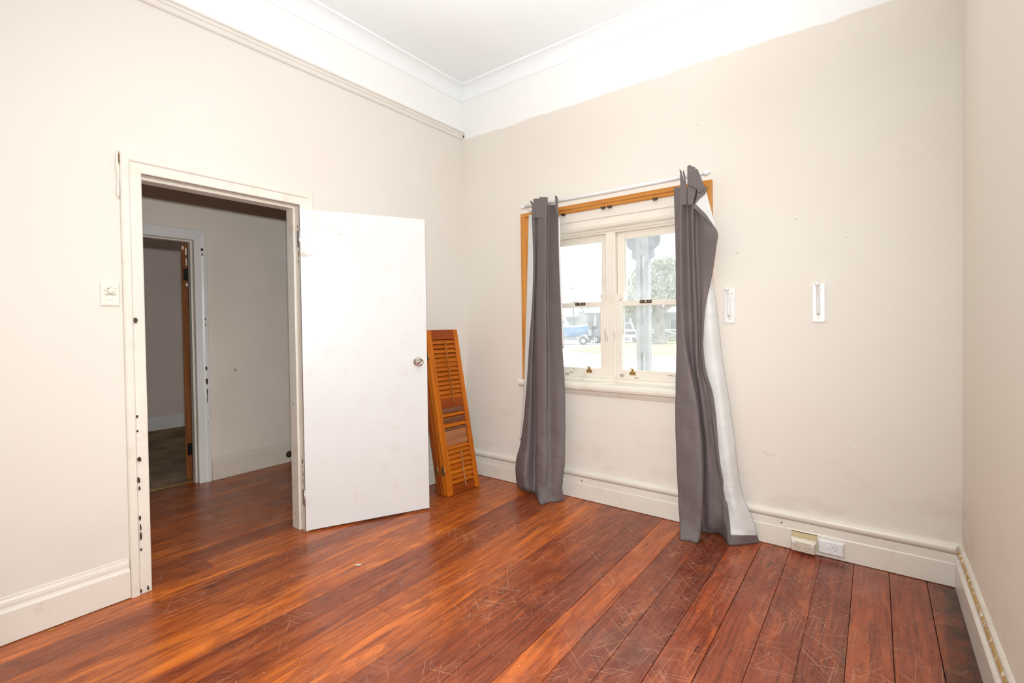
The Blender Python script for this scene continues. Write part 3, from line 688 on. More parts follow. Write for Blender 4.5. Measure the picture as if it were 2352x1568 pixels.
# ================================================================== CURTAINS
def cr(p0, p1, p2, p3, t):
    return 0.5 * ((2 * p1) + (-p0 + p2) * t + (2 * p0 - 5 * p1 + 4 * p2 - p3) * t * t + (-p0 + 3 * p1 - 3 * p2 + p3) * t ** 3)
def refine(rows, nu=6, nv=5):
    R = [[Vector(p) for p in r] for r in rows]
    def line(pts, n):
        out = []
        for i in range(len(pts) - 1):
            a = pts[max(i - 1, 0)]; b = pts[i]; c = pts[i + 1]; d = pts[min(i + 2, len(pts) - 1)]
            for k in range(n): out.append(cr(a, b, c, d, k / n))
        return out + [pts[-1]]
    R = [line(r, nu) for r in R]
    cols = [line([r[j] for r in R], nv) for j in range(len(R[0]))]
    return [[cols[j][i] for j in range(len(cols))] for i in range(len(cols[0]))]
def sheet(name, rows, mat, parent, thick=0.0022, nu=6, nv=5, wrinkle=0.0, **k):
    g = refine(rows, nu, nv); nr, nc = len(g), len(g[0])
    V = []
    for i, r in enumerate(g):
        for j, p in enumerate(r):
            w = wrinkle * (math.sin(i * 0.55 + j * 0.31) * math.sin(j * 0.9 + i * 0.13) + 0.6 * math.sin(i * 1.3 - j * 0.5)) * (i / nr) ** 1.3
            V.append((p.x, p.y + w, max(p.z, 0.003)))
    m = MB().add(V, [(i * nc + j, i * nc + j + 1, (i + 1) * nc + j + 1, (i + 1) * nc + j) for i in range(nr - 1) for j in range(nc - 1)], True)
    o = m.build(name, mat, parent, **k)
    s = o.modifiers.new('thickness', 'SOLIDIFY'); s.thickness = thick; s.offset = 0
    return o
LEFT= [[[0.795, -0.088, 2.199], [0.823, -0.1, 2.193], [0.829, -0.085, 2.194], [0.872, -0.108, 2.183], [0.943, -0.115, 2.171], [0.919, -0.06, 2.185], [0.965, -0.06, 2.178], [1.028, -0.095, 2.161]], [[0.793, -0.088, 2.1], [0.822, -0.1, 2.094], [0.827, -0.085, 2.096], [0.871, -0.108, 2.086], [0.943, -0.118, 2.074], [0.924, -0.07, 2.085], [0.97, -0.07, 2.078], [1.034, -0.1, 2.064]], [[0.795, -0.08, 1.77], [0.821, -0.1, 1.765], [0.815, -0.075, 1.768], [0.86, -0.105, 1.762], [0.939, -0.125, 1.753], [0.918, -0.075, 1.759], [0.971, -0.08, 1.754], [1.037, -0.1, 1.746]], [[0.777, -0.08, 1.437], [0.807, -0.1, 1.436], [0.799, -0.07, 1.437], [0.843, -0.105, 1.435], [0.931, -0.125, 1.431], [0.917, -0.08, 1.433], [0.978, -0.085, 1.431], [1.047, -0.1, 1.428]], [[0.743, -0.08, 1.102], [0.793, -0.11, 1.105], [0.79, -0.065, 1.102], [0.841, -0.115, 1.106], [0.929, -0.13, 1.108], [0.93, -0.09, 1.106], [0.994, -0.1, 1.108], [1.058, -0.1, 1.11]], [[0.722, -0.085, 0.831], [0.784, -0.12, 0.839], [0.786, -0.065, 0.833], [0.847, -0.13, 0.844], [0.931, -0.145, 0.851], [0.947, -0.11, 0.848], [1.022, -0.12, 0.854], [1.079, -0.11, 0.857]], [[0.692, -0.09, 0.557], [0.774, -0.13, 0.573], [0.787, -0.07, 0.564], [0.857, -0.15, 0.585], [0.934, -0.16, 0.595], [0.956, -0.13, 0.593], [1.031, -0.14, 0.602], [1.085, -0.12, 0.605]], [[0.662, -0.1, 0.351], [0.769, -0.15, 0.376], [0.793, -0.08, 0.365], [0.867, -0.17, 0.394], [0.94, -0.18, 0.407], [0.97, -0.15, 0.405], [1.037, -0.155, 0.415], [1.091, -0.135, 0.419]], [[0.625, -0.11, 0.21], [0.768, -0.18, 0.25], [0.794, -0.09, 0.233], [0.875, -0.19, 0.27], [0.955, -0.205, 0.287], [0.985, -0.17, 0.283], [1.045, -0.17, 0.293], [1.092, -0.145, 0.295]], [[0.626, -0.115, 0.091], [0.773, -0.2, 0.14], [0.806, -0.11, 0.123], [0.884, -0.205, 0.162], [0.959, -0.225, 0.181], [0.986, -0.185, 0.175], [1.042, -0.18, 0.184], [1.079, -0.15, 0.183]], [[0.651, -0.11, 0.001], [0.776, -0.19, 0.049], [0.822, -0.14, 0.044], [0.9, -0.225, 0.084], [0.961, -0.235, 0.098], [0.994, -0.2, 0.095], [1.044, -0.19, 0.102], [1.07, -0.15, 0.096]], [[0.703, -0.118, 0.004], [0.764, -0.134, 0.004], [0.816, -0.133, 0.004], [0.971, -0.291, 0.004], [0.997, -0.247, 0.004], [1.024, -0.208, 0.004], [1.051, -0.169, 0.004], [1.076, -0.125, 0.004]]]
RIGHT= [[[1.878, -0.09, 2.135], [1.907, -0.105, 2.127], [1.935, -0.115, 2.12], [1.956, -0.065, 2.127], [1.994, -0.112, 2.109], [2.005, -0.07, 2.117], [2.021, -0.09, 2.109], [2.031, -0.09, 2.108]], [[1.88, -0.091, 2.026], [1.91, -0.107, 2.018], [1.931, -0.116, 2.013], [1.956, -0.066, 2.019], [1.996, -0.112, 2.004], [2.002, -0.071, 2.01], [2.013, -0.091, 2.005], [2.018, -0.091, 2.004]], [[1.883, -0.092, 1.944], [1.91, -0.108, 1.938], [1.928, -0.116, 1.934], [1.955, -0.066, 1.938], [1.995, -0.113, 1.925], [2.007, -0.072, 1.93], [2.041, -0.091, 1.922], [2.069, -0.092, 1.918]], [[1.885, -0.093, 1.862], [1.912, -0.11, 1.856], [1.93, -0.117, 1.853], [1.956, -0.067, 1.857], [1.997, -0.113, 1.845], [2.009, -0.073, 1.849], [2.077, -0.115, 1.835], [2.145, -0.14, 1.822]], [[1.886, -0.094, 1.781], [1.912, -0.111, 1.776], [1.93, -0.117, 1.773], [1.957, -0.067, 1.776], [2.0, -0.113, 1.766], [2.009, -0.074, 1.769], [2.076, -0.115, 1.757], [2.14, -0.14, 1.747]], [[1.888, -0.096, 1.563], [1.914, -0.115, 1.56], [1.931, -0.118, 1.558], [1.961, -0.068, 1.56], [2.003, -0.114, 1.554], [2.016, -0.076, 1.555], [2.059, -0.093, 1.551], [2.1, -0.096, 1.549]], [[1.889, -0.098, 1.399], [1.916, -0.117, 1.398], [1.933, -0.119, 1.397], [1.965, -0.069, 1.397], [2.008, -0.114, 1.395], [2.023, -0.078, 1.395], [2.046, -0.094, 1.394], [2.067, -0.098, 1.393]], [[1.889, -0.1, 1.236], [1.921, -0.12, 1.236], [1.943, -0.12, 1.236], [1.97, -0.07, 1.235], [2.012, -0.115, 1.236], [2.025, -0.08, 1.235], [2.04, -0.095, 1.236], [2.054, -0.1, 1.236]], [[1.892, -0.109, 1.127], [1.929, -0.13, 1.129], [1.956, -0.131, 1.13], [1.973, -0.073, 1.127], [2.014, -0.117, 1.13], [2.026, -0.083, 1.129], [2.04, -0.098, 1.13], [2.052, -0.102, 1.13]], [[1.892, -0.121, 0.992], [1.94, -0.142, 0.996], [1.985, -0.145, 0.999], [1.983, -0.077, 0.993], [2.022, -0.119, 0.998], [2.033, -0.087, 0.996], [2.052, -0.101, 0.998], [2.068, -0.104, 0.999]], [[1.893, -0.134, 0.85], [1.954, -0.155, 0.857], [2.017, -0.159, 0.862], [2.007, -0.081, 0.852], [2.044, -0.121, 0.86], [2.064, -0.091, 0.858], [2.088, -0.104, 0.861], [2.106, -0.106, 0.863]], [[1.895, -0.147, 0.697], [1.965, -0.169, 0.709], [2.041, -0.175, 0.718], [2.023, -0.086, 0.701], [2.062, -0.123, 0.711], [2.087, -0.096, 0.71], [2.108, -0.108, 0.714], [2.125, -0.108, 0.716]], [[1.904, -0.166, 0.484], [1.982, -0.19, 0.501], [2.063, -0.197, 0.515], [2.039, -0.092, 0.488], [2.079, -0.126, 0.501], [2.11, -0.102, 0.501], [2.128, -0.113, 0.506], [2.141, -0.111, 0.508]], [[1.923, -0.19, 0.217], [1.999, -0.215, 0.241], [2.074, -0.225, 0.26], [2.042, -0.1, 0.215], [2.086, -0.13, 0.233], [2.135, -0.11, 0.238], [2.165, -0.12, 0.247], [2.183, -0.115, 0.249]], [[1.94, -0.221, 0.082], [2.006, -0.225, 0.099], [2.067, -0.221, 0.113], [2.041, -0.1, 0.065], [2.088, -0.123, 0.084], [2.147, -0.114, 0.095], [2.186, -0.141, 0.114], [2.205, -0.143, 0.119]], [[1.963, -0.279, 0.004], [2.011, -0.263, 0.004], [2.059, -0.246, 0.004], [2.037, -0.097, 0.004], [2.077, -0.084, 0.004], [2.135, -0.065, 0.004], [2.2, -0.166, 0.004], [2.222, -0.178, 0.004]]]
LINING= [[[2.048, -0.05, 1.688], [2.08, -0.075, 1.683], [2.098, -0.035, 1.685]], [[2.043, -0.055, 1.555], [2.076, -0.08, 1.551], [2.093, -0.037, 1.553]], [[2.015, -0.06, 1.396], [2.081, -0.085, 1.393], [2.112, -0.038, 1.393]], [[2.008, -0.066, 1.235], [2.092, -0.091, 1.235], [2.129, -0.04, 1.234]], [[2.014, -0.072, 1.047], [2.112, -0.098, 1.053], [2.148, -0.042, 1.05]], [[2.061, -0.079, 0.864], [2.142, -0.104, 0.873], [2.177, -0.045, 0.868]], [[2.097, -0.088, 0.604], [2.172, -0.113, 0.619], [2.211, -0.048, 0.611]], [[2.12, -0.096, 0.399], [2.197, -0.121, 0.418], [2.232, -0.05, 0.406]], [[2.145, -0.101, 0.261], [2.217, -0.126, 0.283], [2.255, -0.052, 0.269]], [[2.158, -0.103, 0.199], [2.229, -0.128, 0.222], [2.281, -0.053, 0.21]], [[2.186, -0.145, 0.09], [2.263, -0.128, 0.103], [2.325, -0.052, 0.091]], [[2.202, -0.16, 0.05], [2.275, -0.13, 0.058], [2.333, -0.05, 0.044]]]
HEM= [[[2.202, -0.16, 0.05], [2.275, -0.13, 0.058], [2.333, -0.05, 0.044]], [[2.216, -0.185, 0.004], [2.28, -0.123, 0.004], [2.345, -0.051, 0.004]]]
LLIN= [[[0.737, -0.05, 2.138], [0.779, -0.06, 2.13], [0.815, -0.06, 2.125]], [[0.717, -0.05, 1.712], [0.767, -0.06, 1.707], [0.808, -0.06, 1.704]], [[0.696, -0.05, 1.304], [0.749, -0.06, 1.304], [0.794, -0.06, 1.303]], [[0.669, -0.05, 0.824], [0.724, -0.06, 0.829], [0.77, -0.06, 0.832]], [[0.646, -0.05, 0.546], [0.702, -0.06, 0.553], [0.75, -0.06, 0.559]], [[0.621, -0.05, 0.369], [0.667, -0.06, 0.377], [0.705, -0.06, 0.383]]]
LTABS= [[[0.792, -0.112, 2.228], [0.816, -0.112, 2.214], [0.839, -0.112, 2.162], [0.842, -0.112, 2.089], [0.81, -0.112, 2.094], [0.811, -0.112, 2.186]], [[0.826, -0.114, 2.234], [0.881, -0.114, 2.228], [0.879, -0.114, 2.084], [0.831, -0.114, 2.091]], [[0.884, -0.118, 2.238], [0.957, -0.118, 2.222], [0.949, -0.118, 2.073], [0.873, -0.118, 2.084]], [[1.017, -0.112, 2.226], [1.032, -0.112, 2.22], [1.038, -0.112, 2.204], [1.045, -0.112, 2.076], [1.023, -0.112, 2.111]]]
RTABS= [[[1.922, -0.115, 2.234], [1.933, -0.115, 2.221], [1.943, -0.115, 2.171], [1.966, -0.115, 2.109], [1.963, -0.115, 2.008], [1.926, -0.115, 2.014], [1.925, -0.115, 2.201]], [[1.94, -0.112, 2.216], [1.948, -0.112, 2.221], [1.955, -0.112, 2.183], [1.963, -0.112, 2.115], [1.952, -0.112, 2.13]], [[1.971, -0.122, 2.237], [1.981, -0.122, 2.244], [2.018, -0.122, 2.223], [2.021, -0.122, 2.181], [2.02, -0.122, 2.076], [1.999, -0.122, 2.001], [1.973, -0.122, 2.006], [1.971, -0.122, 2.111]]]
FLAP= [[2.022, -0.135, 2.209], [2.035, -0.135, 2.206], [2.052, -0.135, 2.159], [2.077, -0.135, 2.084], [2.056, -0.135, 2.067], [2.039, -0.135, 2.064], [2.029, -0.135, 2.088], [2.016, -0.135, 2.103], [1.996, -0.135, 2.112], [1.975, -0.135, 2.125], [1.999, -0.135, 2.161]]
TRI= [[2.081, -0.125, 2.068], [2.018, -0.125, 2.004], [2.078, -0.125, 1.931], [2.136, -0.125, 1.836]]
BANDS= [[[2.019, -0.13, 2.003], [2.006, -0.13, 1.983], [2.074, -0.13, 1.91], [2.145, -0.13, 1.816], [2.138, -0.13, 1.835], [2.079, -0.13, 1.933]],[[2.095, -0.13, 2.095], [2.065, -0.13, 2.077], [2.035, -0.13, 2.051], [2.006, -0.13, 1.983], [2.019, -0.13, 2.002], [2.045, -0.13, 2.029], [2.077, -0.13, 2.052]]]
cl_ = thing('curtain', (0.93, -0.1, 0), 'charcoal curtain bunched at the left side of the window', 'curtain', 'pair of charcoal curtains')
sheet('face_fabric', LEFT, M['curtain'], cl_, wrinkle=0.0035)
sheet('lining', LLIN, M['lining'], cl_, label='white lining')
for q in LTABS: poly_plate('heading_tab', q, 0.003, M['curtain'], cl_)
# narrow white lining turned along the window-side edge
sheet('lining_edge', [[[r[7][0] - 0.004, r[7][1] + 0.006, r[7][2]], [r[7][0] + 0.006, r[7][1] + 0.014, r[7][2]]] for r in LEFT[1:5]], M['lining'], cl_)
cr_ = thing('curtain', (2.05, -0.1, 0), 'charcoal curtain with white lining flaring out, right side of the window', 'curtain', 'pair of charcoal curtains')
sheet('face_fabric', RIGHT, M['curtain'], cr_, wrinkle=0.004)
sheet('lining', LINING, M['lining'], cr_, wrinkle=0.003, label='white lining')
sheet('hem', HEM, M['curtain'], cr_)
for q in RTABS: poly_plate('heading_tab', q, 0.003, M['curtain'], cr_)
poly_plate('folded_flap', FLAP, 0.004, M['curtain'], cr_)
poly_plate('turned_lining', TRI, 0.003, M['lining'], cr_)
for q in BANDS: poly_plate('lining_band', q, 0.003, M['curtain'], cr_)
rod = thing('curtain_rod', (1.39, -0.09, 2.19), 'thin white curtain rod above the window', 'curtain rod')
MB().tube([(0.715, -0.09, 2.193), (1.4, -0.09, 2.187), (2.035, -0.09, 2.189)], 0.0115, 14).build('pole', M['plastic_white'], rod)
MB().lathe([(0.0125, 0.0), (0.0135, 0.004), (0.0135, 0.026), (0.010, 0.028)], (0.698, -0.09, 2.193), (1, 0, 0), 16).build('end_cap', M['plastic_white'], rod)
MB().lathe([(0.0100, 0.0), (0.015, 0.004), (0.015, 0.010), (0.009, 0.014), (0.009, 0.018), (0.016, 0.026), (0.018, 0.036), (0.015, 0.050), (0.008, 0.060), (0.002, 0.066)], (2.032, -0.09, 2.189), (1, 0, 0), 18).build('finial', M['plastic_white'], rod)
for xb in (0.75, 2.018):
    MB().tube([(xb, 0.0, 2.16), (xb, -0.05, 2.165), (xb, -0.088, 2.178)], 0.006, 8).build('bracket', M['plastic_white'], rod)

# ================================================================== FOLDED SHUTTERS
ALPHA = math.radians(11.145)
SD = Vector((0.084, 0.996, 0)).normalized(); SN = Vector((SD.y, -SD.x, 0))
SZ = Vector((0, 0, math.cos(ALPHA))) - SN * math.sin(ALPHA)
SB = SZ.cross(SD) ; SB = SB if SB.dot(SN) < 0 else -SB       # towards the wall
SO = Vector((0.332, -0.566, 0.0)) + SZ * 0.0
def shm(off_b, off_z, off_x=0.0):
    o = SO + SB * off_b + SZ * off_z + SD * off_x
    return Matrix(((SD.x, SB.x, SZ.x, o.x), (SD.y, SB.y, SZ.y, o.y), (SD.z, SB.z, SZ.z, o.z), (0, 0, 0, 1)))
root_s = thing('folded_shutters', (SO.x, SO.y, 0), 'orange varnished louvred plantation shutters folded up and leaning in the corner', 'shutters')
SWID, SHT, STK = 0.326, 1.272, 0.024
def louvre(parent, name, zc, ang, mat, x0=0.056, x1=0.284, w=0.041, th=0.007):
    m = MB(); n = 8
    prof = []
    for k in range(n + 1):
        u = -w / 2 + w * k / n; prof.append((u, th / 2 * math.sqrt(max(0.04, 1 - (2 * u / w) ** 2))))
    prof += [(u, -v) for u, v in reversed(prof)]
    ca, sa = math.cos(ang), math.sin(ang)
    m.prism(prof, x0, x1, lambda p, q, t: (t, STK / 2 + p * sa + q * ca, zc + p * ca - q * sa), smooth=True)
    return m.build(name, mat, parent, local=True)
def panel(mtx, detailed, sm=None):
    sm = sm or M['orange_z']
    p = MB().box(0, 0.055, 0, STK, 0, SHT).build('panel', sm, root_s, 0.002, local=True)
    p.matrix_basis = root_inv(root_s) @ mtx
    MB().box(SWID - 0.042, SWID, 0, STK, 0, SHT).build('stile', sm, p, 0.002, local=True)
    # moulded bead along the right stile
    MB().box(SWID - 0.050, SWID - 0.042, 0.005, STK, 0, SHT).build('stile_bead', M['rail'], p, 0.001, local=True)
    for z0, z1 in ((0.0, 0.068), (0.652, 0.722), (1.196, SHT)):
        MB().box(0.055, SWID - 0.050, 0.004, STK - 0.002, z0, z1).build('rail', M['rail'], p, 0.0015, local=True)
    for k in range(13):
        z = 1.177 - k * 0.0364
        louvre(p, 'louvre', z, math.radians(30 if k != 5 else 12), M['louvre'])
    if detailed:
        MB().box(0.164, 0.177, -0.017, -0.009, 0.688, 1.182).build('tilt_rod', M['rodwood'], p, 0.001, local=True)
    if detailed:
        louvre(p, 'louvre', 0.632, math.radians(-4), M['raw_dark'])
        louvre(p, 'louvre', 0.600, math.radians(52), M['louvre'])
        louvre(p, 'louvre', 0.570, math.radians(80), M['raw'])
        louvre(p, 'louvre', 0.545, math.radians(-30), M['raw_dark'])
        louvre(p, 'louvre', 0.520, math.radians(36), M['louvre'])
        louvre(p, 'louvre', 0.478, math.radians(-24), M['raw_dark'])
        for z in (0.453, 0.416, 0.379): louvre(p, 'louvre', z, math.radians(-9), M['raw'])
        louvre(p, 'louvre', 0.350, math.radians(46), M['louvre'])
        for k in range(7): louvre(p, 'louvre', 0.318 - k * 0.0376, math.radians(32), M['louvre'])
        MB().box(0.168, 0.179, -0.018, -0.010, 0.040, 0.312).build('tilt_rod', M['raw'], p, 0.001, local=True)
        for z in (0.60, 0.566, 0.535, 0.50, 0.46, 0.424, 0.385, 0.337): MB().box(0.170, 0.1735, -0.006, 0.004, z, z + 0.004).build('staple', M['zinc'], p, local=True)
    else:
        for k in range(16): louvre(p, 'louvre', 0.632 - k * 0.0368, math.radians(16), M['louvre'])
    return p
tb = math.sin(ALPHA) / math.cos(ALPHA)
pans = []
for off, dx, det in ((0.0, 0.0, True), (0.0255, -0.002, False), (0.056, -0.016, False), (0.0815, -0.018, False)):
    lowest = (off + STK) * math.sin(ALPHA)              # drop of the back edge
    pans.append(panel(shm(off, lowest / math.cos(ALPHA) + 0.0005, dx), det, M['rail_z'] if off > 0.04 else None))
for k, (pi, zc) in enumerate(((0, 1.07), (0, 0.19), (2, 1.07), (2, 0.19))):
    h = MB().box(-0.0025, 0.0005, 0.010, STK * 1.45, zc - 0.034, zc + 0.034).build('hinge', M['old_brass'], pans[pi], local=True)
    MB().lathe([(0.003, -0.034), (0.003, 0.034)], (-0.003, -0.001, zc), (0, 0, 1), 10).build('hinge_pin', M['brass'], pans[pi], local=True)

# ================================================================== COAT HOOKS
def hook(x, tilt, label):
    r = thing('coat_hook', (x, 0, 1.285), label, 'coat hook', 'white hooks on the window wall')
    pl = [(-0.033, 0), (-0.033, -0.006), (-0.026, -0.010), (0.026, -0.010), (0.033, -0.006), (0.033, 0)]
    MB().prism(pl, 1.284, 1.491, lambda p, q, t: (x + p, q, t)).build('back_plate', M['plastic_white'], r, 0.001)
    pts = [(x - 0.001, -0.012, 1.322), (x - 0.001, -0.019, 1.335), (x - 0.001, -0.022, 1.36), (x - 0.001, -0.026, 1.40), (x - 0.001, -0.036, 1.44), (x - 0.001, -0.052, 1.466), (x - 0.001, -0.064, 1.480)]
    MB().tube(pts, [0.007, 0.0095, 0.0095, 0.009, 0.0085, 0.008, 0.008], 12).build('hook_arm', M['plastic_white'], r)
    MB().lathe([(0.001, -0.0125), (0.007, -0.010), (0.0115, -0.004), (0.0125, 0.0), (0.0115, 0.005), (0.007, 0.0105), (0.001, 0.0125)], (x - 0.001, -0.068, 1.485), (0, 0, 1), 16).build('ball_end', M['plastic_white'], r)
    for zz, dx in ((1.304, 0.0), (1.458, 0.012)):
        MB().lathe([(0.0035, 0), (0.0035, 0.0012)], (x + dx, -0.010, zz), (0, -1, 0), 10).build('screw', M['old_brass'], r)
hook(2.180, 0, 'white plastic hook on the wall nearest the curtain')
hook(2.637, 0, 'white plastic hook alone on the wall, farther from the curtain')

# ================================================================== POWER OUTLETS on the skirting
def plate_mesh(w, h, d, inset=0.006):
    m = MB()
    m.add([(-w / 2, 0, 0), (w / 2, 0, 0), (w / 2, 0, h), (-w / 2, 0, h), (-w / 2, -d * 0.55, 0), (w / 2, -d * 0.55, 0), (w / 2, -d * 0.55, h), (-w / 2, -d * 0.55, h),
           (-w / 2 + inset, -d, inset), (w / 2 - inset, -d, inset), (w / 2 - inset, -d, h - inset), (-w / 2 + inset, -d, h - inset)],
          [(0, 1, 2, 3), (0, 4, 5, 1), (1, 5, 6, 2), (2, 6, 7, 3), (3, 7, 4, 0), (4, 8, 9, 5), (5, 9, 10, 6), (6, 10, 11, 7), (7, 11, 8, 4), (8, 11, 10, 9)])
    return m
def slot(parent, m4, x, z, ang, L=0.0075, wd=0.0022, d=0.0):
    c, s = math.cos(ang), math.sin(ang)
    pts = [(x + a * c - b * s, z + a * s + b * c) for a, b in ((-wd / 2, -L / 2), (wd / 2, -L / 2), (wd / 2, L / 2), (-wd / 2, L / 2))]
    poly_plate('pin_slot', [m4 @ Vector((p, d, q)) for p, q in pts], 0.0012, M['dark'], parent)
def outlet(name, loc, rx, ry, rz, mat, label, double):
    m4 = Matrix.Translation(loc) @ Matrix.Rotation(rz, 4, 'Z') @ Matrix.Rotation(ry, 4, 'Y') @ Matrix.Rotation(rx, 4, 'X')
    r = thing(name, loc, label, 'power outlet', 'power outlets on the skirting')
    d = 0.028 if double else 0.020
    xf(plate_mesh(0.119, 0.074, d), m4).build('face_plate', mat, r, 0.0015)
    if double:
        for sx in (-1, 1):
            o = xf(MB().lathe([(0.0085, 0.0), (0.0085, 0.003), (0.006, 0.0045)], (sx * 0.043, -d, 0.056), (0, -1, 0), 16), m4).build('switch', M['plastic_white'], r)
            xf(MB().lathe([(0.0035, 0.0), (0.003, 0.0012)], (sx * 0.043, -d, 0.036), (0, -1, 0), 12), m4).build('screw_cap', mat, r)
            cx = -0.026 if sx < 0 else 0.020
            slot(r, m4, cx - 0.008, 0.036, -0.6, d=-d); slot(r, m4, cx + 0.008, 0.036, 0.6, d=-d); slot(r, m4, cx, 0.022, 0.0, d=-d)
    else:
        xf(MB().box(-0.024, -0.006, -d - 0.003, -d + 0.001, 0.031, 0.050), m4).build('switch', M['plastic_white'], r, 0.0015)
        slot(r, m4, 0.012, 0.045, -0.6, d=-d); slot(r, m4, 0.028, 0.045, 0.6, d=-d); slot(r, m4, 0.020, 0.030, 0.0, d=-d)
        for sx in (-1, 1):
            xf(MB().lathe([(0.0035, 0.0), (0.003, 0.001)], (sx * 0.046, -d, 0.038), (0, -1, 0), 12), m4).build('screw_cap', M['plastic_white'], r)
    return r
M['outlet_old'] = plain('slightly yellowed outlet plastic', (0.82, 0.77, 0.66), 0.35)
outlet('power_outlet', (2.562, -0.036, 0.016), math.radians(15), math.radians(2.5), math.radians(3), M['outlet_old'], 'yellowed double power outlet hanging tilted off the skirting', True)
outlet('power_outlet', (2.692, -0.026, 0.026), 0.0, 0.0, 0.0, M['plastic_white'], 'single white power outlet flat on the skirting', False)
blk = thing('outlet_backing', (2.565, -0.024, 0.02), 'yellowed mounting plate showing behind the tilted double outlet', 'mounting plate')
box('plate', (2.506, 2.628, -0.031, -0.0235, 0.03, 0.112), M['plastic_yellow'], blk, 0.001)
box('plate_lip', (2.506, 2.628, -0.0322, -0.031, 0.1095, 0.1125), M['chip'], blk)

# ================================================================== COOLER CONTROL on the door wall
ctl = thing('cooler_control', (0, -2.442, 1.404), 'cream cooler control plate with a rotary dial beside the doorway', 'wall control')
cy, cz = -2.442, 1.404
cm = Matrix.Translation((0, cy, cz)) @ Matrix.Rotation(math.radians(90), 4, 'Z')      # local -y -> +x ; local x -> +y
xf(plate_mesh(0.072, 0.115, 0.010, 0.004), cm).build('face_plate', M['plastic_cream'], ctl, 0.0015)
dial = xf(MB().lathe([(0.0150, 0.0), (0.0145, 0.010), (0.0125, 0.0125), (0.001, 0.013)], (0.001, -0.010, 0.073), (0, -1, 0), 24), cm).build('dial', M['plastic_cream'], ctl)
xf(MB().box(-0.010, -0.0075, -0.0235, -0.0222, 0.077, 0.083), cm).build('pointer', M['chip'], dial)
xf(MB().lathe([(0.0105, 0.0), (0.0105, 0.004), (0.008, 0.006)], (0.001, -0.010, 0.036), (0, -1, 0), 20), cm).build('rocker_switch', M['plastic_white'], ctl)
for zz in (0.099, 0.014):
    xf(MB().lathe([(0.005, 0.0), (0.0045, 0.0012)], (0.001, -0.010, zz), (0, -1, 0), 14), cm).build('screw_cap', M['plastic_white'], ctl)
for (dx, dz, w) in ((-0.020, 0.073, 0.009), (-0.015, 0.0835, 0.008), (0.001, 0.0905, 0.010), (0.019, 0.084, 0.011)):
    xf(MB().box(dx - w / 2, dx + w / 2, -0.0104, -0.0098, dz - 0.0007, dz + 0.0007), cm).build('dial_mark', M['lettering'], ctl)
fc = bpy.data.curves.new('text', 'FONT'); fc.body = 'BONAIRE'; fc.size = 0.0092; fc.align_x = 'CENTER'; fc.align_y = 'CENTER'; fc.extrude = 0.0002; fc.offset = 0.00012; fc.space_character = 1.05
fo = bpy.data.objects.new('text', fc); COL.objects.link(fo)
bpy.context.view_layer.update()
me = bpy.data.meshes.new_from_object(fo.evaluated_get(bpy.context.evaluated_depsgraph_get()))
bpy.data.objects.remove(fo)
me.transform(cm @ Matrix.Translation((0.001, -0.0102, 0.0535)) @ Matrix.Rotation(math.radians(90), 4, 'X'))
me.materials.clear(); me.materials.append(M['lettering'])
lt = bpy.data.objects.new('lettering', me); COL.objects.link(lt); lt.parent = ctl; lt.matrix_parent_inverse = root_inv(ctl)
lt['kind'] = 'stuff'

# ================================================================== SMALL DEBRIS on the floor
scr = thing('screw', (0.646, -1.569, 0.0), 'small white plastic screw plug lying on the floorboards', 'screw plug')
MB().tube([(0.640, -1.582, 0.004), (0.656, -1.561, 0.004)], [0.0028, 0.0036], 8).build('shank', M['plastic_white'], scr)
MB().lathe([(0.005, 0), (0.005, 0.002)], (0.658, -1.559, 0.005), (0.6, 0.8, 0), 10).build('head', M['plastic_white'], scr)
for k, (x, y, l) in enumerate(((0.034, -2.69, 'yellow splinter of wood against the skirting, farther from the doorway'), (0.034, -2.64, 'yellow splinter of wood against the skirting, nearer the doorway'))):
    tag(box('wood_splinter', (x, x + 0.006, y, y + 0.022 - 0.006 * k, 0.0, 0.003), M['brass'], None, 0.0008), l, 'splinter', 'splinters by the skirting')
# ================================================================== OUTSIDE
G = -0.5
M['concrete'] = paint('pale concrete', (0.62, 0.60, 0.56), 0.9, 0.05)
M['grass'] = paint('sunlit lawn', (0.50, 0.50, 0.27), 0.95, 0.12, bump=0.5)
M['post'] = paint('weathered white veranda paint', (0.30, 0.31, 0.31), 0.6, 0.08)
M['bark'] = paint('grey bark', (0.40, 0.37, 0.34), 0.9, 0.25, bump=0.8)
M['leaf'] = plain('grey-green leaves', (0.36, 0.40, 0.28), 0.7)
M['hull_blue'] = plain('blue hull paint', (0.10, 0.28, 0.55), 0.4)
M['gel_white'] = plain('white gelcoat', (0.75, 0.77, 0.78), 0.35)
M['tyre'] = plain('black rubber', (0.03, 0.03, 0.035), 0.8)
M['car_glass'] = plain('dark car glass', (0.06, 0.08, 0.10), 0.15)
M['grey_paint'] = plain('grey vehicle paint', (0.25, 0.27, 0.30), 0.4)
M['silver'] = plain('silver car paint', (0.42, 0.44, 0.46), 0.35)
M['galv'] = plain('galvanised steel', (0.35, 0.36, 0.37), 0.5, 0.3)
M['brick'] = plain('pale house wall', (0.46, 0.47, 0.45), 0.9)
M['roof'] = plain('grey roof sheeting', (0.35, 0.37, 0.38), 0.7)
M['lampred'] = plain('red lamp lens', (0.6, 0.12, 0.10), 0.4)
box('ground', (-90, 60, 2.75, 140, G - 0.2, G), M['concrete'], label='pale sunlit road and driveway outside the window', cat='ground', kind='structure')
box('veranda_deck', (-3.0, 6.0, 0.26, 2.70, G - 0.2, -0.08), M['concrete'], label='veranda floor outside the window', cat='veranda', kind='structure')
